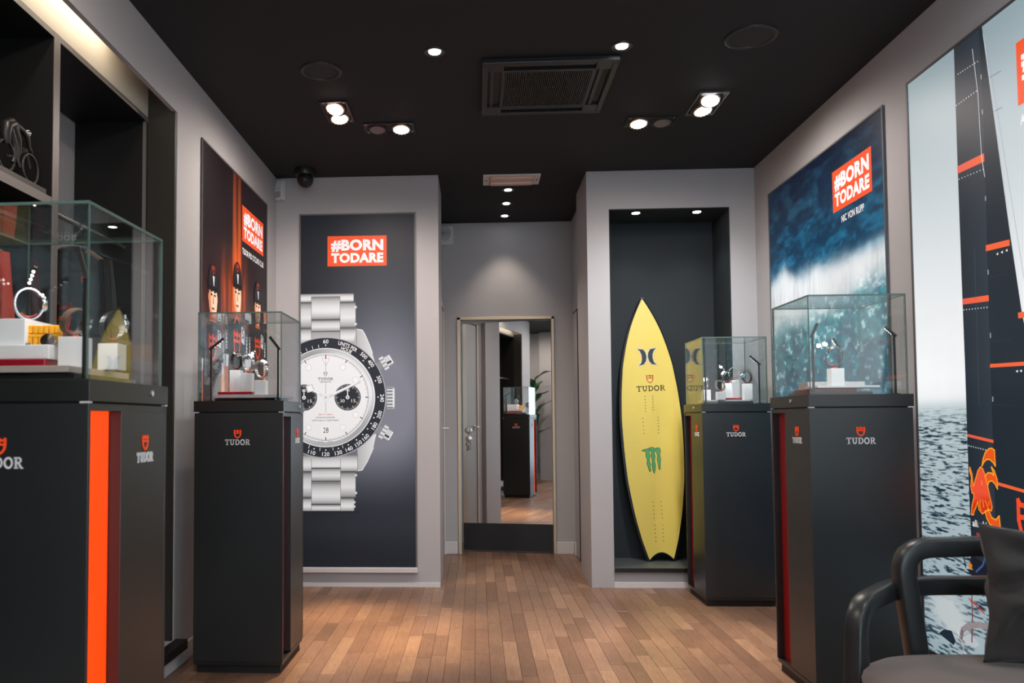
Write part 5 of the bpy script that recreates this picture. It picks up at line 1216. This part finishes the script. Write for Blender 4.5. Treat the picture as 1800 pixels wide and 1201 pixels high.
# cyclist sculpture on the shelf
SX = -1.526
sc = empty('cyclist_sculpture', (SX, 2.55, 1.9045), 0, 'dark bronze sculpture of a racing cyclist on the cabinet shelf', 'sculpture')
fy = lambda y, z: (SX, y, z)
obj('base_plate', MB().box(SX-.022, 2.40, 1.9045, SX+.022, 2.69, 1.925), M['bronze'], sc, True, bevel=.002)
def wheel(yc): return MB().tube([fy(yc+.047*math.cos(a), 1.977+.049*math.sin(a)) for a in np.linspace(0, 2*PI, 33)[:-1]], .0046, 10, closed=True, upv=(1, 0, 0))
obj('wheel', wheel(2.482), M['bronze'], sc, True, smooth=True); obj('wheel', wheel(2.624), M['bronze'], sc, True, smooth=True)
TB = dict(upv=(1, 0, 0))
obj('rider', MB().tube([fy(2.488, 2.018), fy(2.478, 2.045), fy(2.483, 2.075), fy(2.510, 2.092), fy(2.540, 2.090)], [.012, .017, .020, .020, .014], 14, **TB)
    .tube([fy(2.515, 2.088), fy(2.545, 2.050), fy(2.556, 2.020), fy(2.545, 1.985), fy(2.560, 1.962)], [.017, .014, .010, .007, .006], 12, **TB)
    .tube([fy(2.500, 2.070), fy(2.530, 2.030), fy(2.533, 1.995), fy(2.520, 1.965)], [.014, .011, .008, .006], 12, **TB)
    .tube([fy(2.530, 2.096), fy(2.575, 2.094), fy(2.606, 2.080), fy(2.616, 2.048), fy(2.634, 2.034)], [.013, .009, .008, .006, .005], 12, **TB), M['bronze'], sc, True, smooth=True)
obj('head', MB().sphere(fy(2.606, 2.094), (.011, .016, .012), 14, 10), M['chrome'], sc, True, smooth=True)
obj('bicycle_frame', MB().tube([fy(2.482, 1.977), fy(2.52, 1.985), fy(2.575, 2.020), fy(2.602, 2.030), fy(2.624, 1.977)], .0045, 8, **TB).tube([fy(2.570, 2.030), fy(2.604, 2.034)], .005, 8, **TB), M['bronze'], sc, True, smooth=True)

# garments
def garment(name, x, y, ztop, w, hgt, m, label, cat, axis='x', zip_=False, seed=1, group=None):
    """a jersey on a hanger: shell with folds, sleeves hanging, collar; axis = direction its shoulders run"""
    rg = random.Random(seed)
    e = empty(name, (x, y, ztop-hgt), 0 if axis == 'x' else PI/2, label, cat, group)
    def shell(poly_fn, n, mlev, th, ph):
        q = MB(); rows = []
        for i in range(mlev+1):
            t = i/mlev; xl, xr, z = poly_fn(t)
            for s in (1, -1):
                for k in range(n+1):
                    u = k/n; xx = xl+(xr-xl)*u; prof = math.sin(PI*u)**.5
                    f = .35*math.sin(u*17+ph+t*1.3)+.25*math.sin(u*31+t*5+ph)+.3*math.sin(t*9+u*4)
                    q.v.append((xx, s*(th*prof*(.6+.4*t)*(1+.35*f)+.001), z))
        R = 2*(n+1)
        for i in range(mlev):
            for k in range(n):
                a = i*R+k; q.f += [(a, a+1, a+1+R, a+R)]; a += n+1; q.f += [(a+R, a+1+R, a+1, a)]; q.m += [0, 0]
            for a in (i*R, i*R+n): q.f.append((a, a+n+1, a+n+1+R, a+R)); q.m.append(0)
        return q
    body = lambda t: (-w*(.16+.34*min(1, t*5)**.7) if t < .2 else -w*(.5-.03*math.sin(t*3)), w*(.16+.34*min(1, t*5)**.7) if t < .2 else w*(.5-.03*math.sin(t*3)), hgt*(1-t))
    b = obj('body', shell(body, 28, 26, .045, seed), m, e, smooth=True)
    for s in (-1, 1):
        sl = lambda t, s=s: tuple(sorted((s*w*(.36+.06*t), s*w*(.54+.14*t-.05*t*t))))+(hgt*(.935-.52*t),)
        obj('sleeve', shell(sl, 10, 14, .034, seed+s), m, e, smooth=True)
    q = MB(); q.tube([(.055*math.cos(a), .030*math.sin(a), hgt*.995+.006*math.cos(a)) for a in np.linspace(0, 2*PI, 19)[:-1]], .011, 8, closed=True); obj('collar', q, m, e, smooth=True)
    return e
def hanger(x, y, z, rz, label, hook=.10):
    e = empty('clothes_hanger', (x, y, z), rz, label, 'hanger', 'clothes hangers on the cabinet rails')
    pts = [(.0, 0, .0), (0, 0, .045), (.006, 0, .062), (.022, 0, .072), (.036, 0, .090), (.030, 0, .108), (.014, 0, .116), (-.002, 0, .108), (-.006, 0, .098)]
    obj('hook', MB().tube([(a, b, c+.0) for a, b, c in pts], .0028, 8, upv=(0, 1, 0)), M['chrome'], e, smooth=True)
    obj('shoulder_bar', MB().tube([(-.135, 0, -.055), (-.09, 0, -.025), (-.04, 0, .002), (0, 0, .008), (.04, 0, .002), (.09, 0, -.025), (.135, 0, -.055)], [.010, .013, .014, .014, .014, .013, .010], 10, sq=1.0, upv=(0, 1, 0)), M['wood_dark'], e, smooth=True)
    return e
je = garment('jersey', -1.62, 3.10, 1.80, .30, .66, M['jersey'], 'black cycling jersey with red crest hanging in the right bay of the cabinet', 'jersey', 'x', seed=3, group=None)
q = raised(shield2d(-.03, .36, .10, .15, .14), lambda u, v, t: (u, -.062-t, v), 0, .002); obj('chest_crest', q, M['logo_red'], je, label='red crest')
q = raised(slab_word('TUDOR', -.09, .20, .14, .022), lambda u, v, t: (u, -.062-t, v), 0, .002); obj('chest_lettering', q, M['letter'], je)
q = raised(shield2d(.075, .53, .02, .026, .2), lambda u, v, t: (u, -.055-t, v), 0, .002); obj('shoulder_crest', q, M['logo_red'], je)
hanger(-1.62, 3.10, 1.80, 0, 'brown hanger holding the black jersey by a bright hook')
for i, yy in enumerate((1.72, 2.05, 2.40)):
    garment('jacket', -1.62, yy, 1.690, .30, .78, M['jacket'] if i != 1 else M['jersey'], ['orange-red jacket hanging under the cabinet shelf, farthest from the jersey', 'black jacket hanging between the two orange-red jackets', 'orange-red jacket hanging under the cabinet shelf, nearest the divider'][i], 'jacket', 'x', seed=5+i, group='jackets in the cabinet')
    hanger(-1.62, yy, 1.692, 0, ['hanger of the farthest orange-red jacket', 'hanger of the black jacket under the shelf', 'hanger of the orange-red jacket by the divider'][i])

# ================= armchair with cushion
ch = empty('armchair', (1.42, 2.05, 0), 0, 'black bentwood armchair with taupe seat at the lower right', 'armchair')
def bend(P, n=6, r=.08):
    """rounds the inner corners of a polyline"""
    P = [Vector(p_) for p_ in P]; out = [P[0]]
    for i in range(1, len(P)-1):
        a, b, c = P[i-1], P[i], P[i+1]; d1 = (a-b); d2 = (c-b); rr = min(r, d1.length*.48, d2.length*.48)
        s, t_ = b+d1.normalized()*rr, b+d2.normalized()*rr
        for k in range(n+1): t = k/n; out.append(s*(1-t)**2+b*2*t*(1-t)+t_*t**2)
    return out+[P[-1]]
# rear frame: an inverted U of thick rounded wood
pts = bend([(1.245, 2.345, 0.0), (1.238, 2.345, .40), (1.190, 2.335, .735), (1.42, 2.335, .742), (1.74, 2.335, .742), (1.78, 2.345, .40), (1.78, 2.36, 0.0)], 8, .085)
obj('back_frame', MB().tube(pts, .027, 16, upv=(0, 1, 0), power=5), M['chair'], ch, True, smooth=True)
# arm rail: rises from the left leg and runs round behind the rear frame
pts = bend([(1.000, 2.215, 0.0), (1.003, 2.215, .30), (1.022, 2.235, .592), (1.19, 2.385, .612), (1.30, 2.42, .615), (1.62, 2.42, .615), (1.80, 2.42, .615)], 8, .075)
obj('arm_rail', MB().tube(pts, .026, 16, upv=(-.6, .8, 0), power=5, sq=1.0), M['chair'], ch, True, smooth=True)
for lx, ly in ((1.78, 1.78), (1.08, 1.78)):
    obj('leg', MB().tube([(lx, ly, 0), (lx, ly, .40)], [.018, .024], 12, power=3), M['chair'], ch, True, smooth=True)
# seat: rounded pad
q = MB(); n = 48; cx_, cy_ = 1.375, 1.96
rings = [(.0, .462), (.5, .461), (.8, .458), (.93, .450), (.985, .436), (1.0, .418), (.99, .395), (.96, .385), (0, .385)]
for rr, z in rings:
    for i in range(n):
        a = 2*PI*i/n; ca, sa = math.cos(a), math.sin(a); e_ = 2/3.4
        q.v.append((cx_+rr*.395*math.copysign(abs(ca)**e_, ca), cy_+rr*.365*math.copysign(abs(sa)**e_, sa), z))
for k in range(len(rings)-1):
    for i in range(n): q.f.append((k*n+i, k*n+(i+1) % n, (k+1)*n+(i+1) % n, (k+1)*n+i)); q.m.append(0)
obj('seat', q, M['seat'], ch, True, smooth=True)
q = MB(); q.box(1.08, 1.66, .34, 1.78, 2.26, .386); obj('seat_frame', q, M['chair'], ch, True, bevel=.01)
# cushion
def cushion(w, h_, th, seed):
    q = MB(); n = 40; r_ = random.Random(seed)
    for s in (1, -1):
        for j in range(n+1):
            for i in range(n+1):
                u, v = -1+2*i/n, -1+2*j/n
                edge = (1-abs(u)**2.6)*(1-abs(v)**2.6); pin = 1-.10*(1-abs(v)**2)*abs(u)**3; pin2 = 1-.10*(1-abs(u)**2)*abs(v)**3
                t = th*max(edge, 0)**.42
                rd = math.hypot(u, v); an = math.atan2(v, u)
                wr = .020*math.sin(an*9+2.0*math.sin(rd*4))*min(1, max(0, rd-.25)*2)*max(edge, 0)**.3+.006*math.sin(u*7+v*11+math.sin(v*6)*2)*max(edge, 0)**.5
                q.v.append((u*w/2*pin, s*(t+wr*s), v*h_/2*pin2))
    R = n+1; S0 = R*R
    for j in range(n):
        for i in range(n):
            a = j*R+i; q.f += [(a, a+1, a+1+R, a+R), (S0+a+R, S0+a+1+R, S0+a+1, S0+a)]; q.m += [0, 0]
    for i in range(n):
        for a, d in ((i, 1), (n*R+i, 1), (i*R, R), (i*R+n, R)): q.f.append((a, a+d, S0+a+d, S0+a)); q.m.append(0)
    return q
cu = obj('cushion', cushion(.44, .36, .062, 3), M['cushion'], None, smooth=True, label='charcoal cushion leaning in the armchair', cat='cushion')
cu.location = (1.535, 2.165, .632); cu.rotation_euler = (-.14, .06, -.10)
q = MB(); q.tube([(-.215, 0, -.17), (-.10, -.0, -.168), (.1, 0, -.168), (.215, 0, -.17)], .004, 8); obj('piping', q, M['cushion'], cu, smooth=True)

# ================= plant behind the photographer, seen in the mirror
PLX, PLY = -1.66, -.85
pl = empty('potted_plant', (PLX, PLY, 0), 0, 'tall broad-leaved green plant in a dark pot, seen in the mirror', 'plant')
obj('pot', MB().lathe([(.10, .14), (.15, .16), (.165, .44), (.155, .45), (.145, .42), (0, .42)], n=32), M['pot'], pl, smooth=True)
obj('soil', MB().cyl((0, 0, .40), .145, .02, 24), M['soil'], pl)
for k in range(4):
    a = PI/4+k*PI/2; obj('stand_leg', MB().tube([(.13*math.cos(a), .13*math.sin(a), 0), (.13*math.cos(a), .13*math.sin(a), .30)], .008, 8), M['blackm'], pl)
def leaf_mesh(L, Wd):
    q = MB(); n = 10
    for i in range(n+1):
        t = i/n; wd = Wd*math.sin(PI*t**.75)**.8*(1-.25*t); y = L*t; z = .28*L*t-.55*L*t*t
        for u in (-1, -.5, 0, .5, 1): q.v.append((u*wd, y, z+.25*wd*abs(u)+.012*math.sin(t*14)*abs(u)))
    for i in range(n):
        for k in range(4): a = i*5+k; q.f.append((a, a+1, a+6, a+5)); q.m.append(0)
    return q
rl = random.Random(4)
for k in range(15):
    a = k*2.4; zt_ = .72+.085*k; rr = .05+.05*rl.random(); top = Vector((rr*math.cos(a), rr*math.sin(a), zt_))
    obj('stem', MB().tube([(0.02*math.cos(a), .02*math.sin(a), .41), (rr*.5*math.cos(a), rr*.5*math.sin(a), zt_*.6), tuple(top)], [.010, .008, .005], 8), M['stem'], pl, smooth=True)
    L = .40+.12*rl.random(); lf = obj('leaf', leaf_mesh(L, .125), M['leaf'], pl, smooth=True)
    lf.location = top; lf.rotation_euler = (.75+.45*rl.random()-.02*k, 0, a-PI/2)
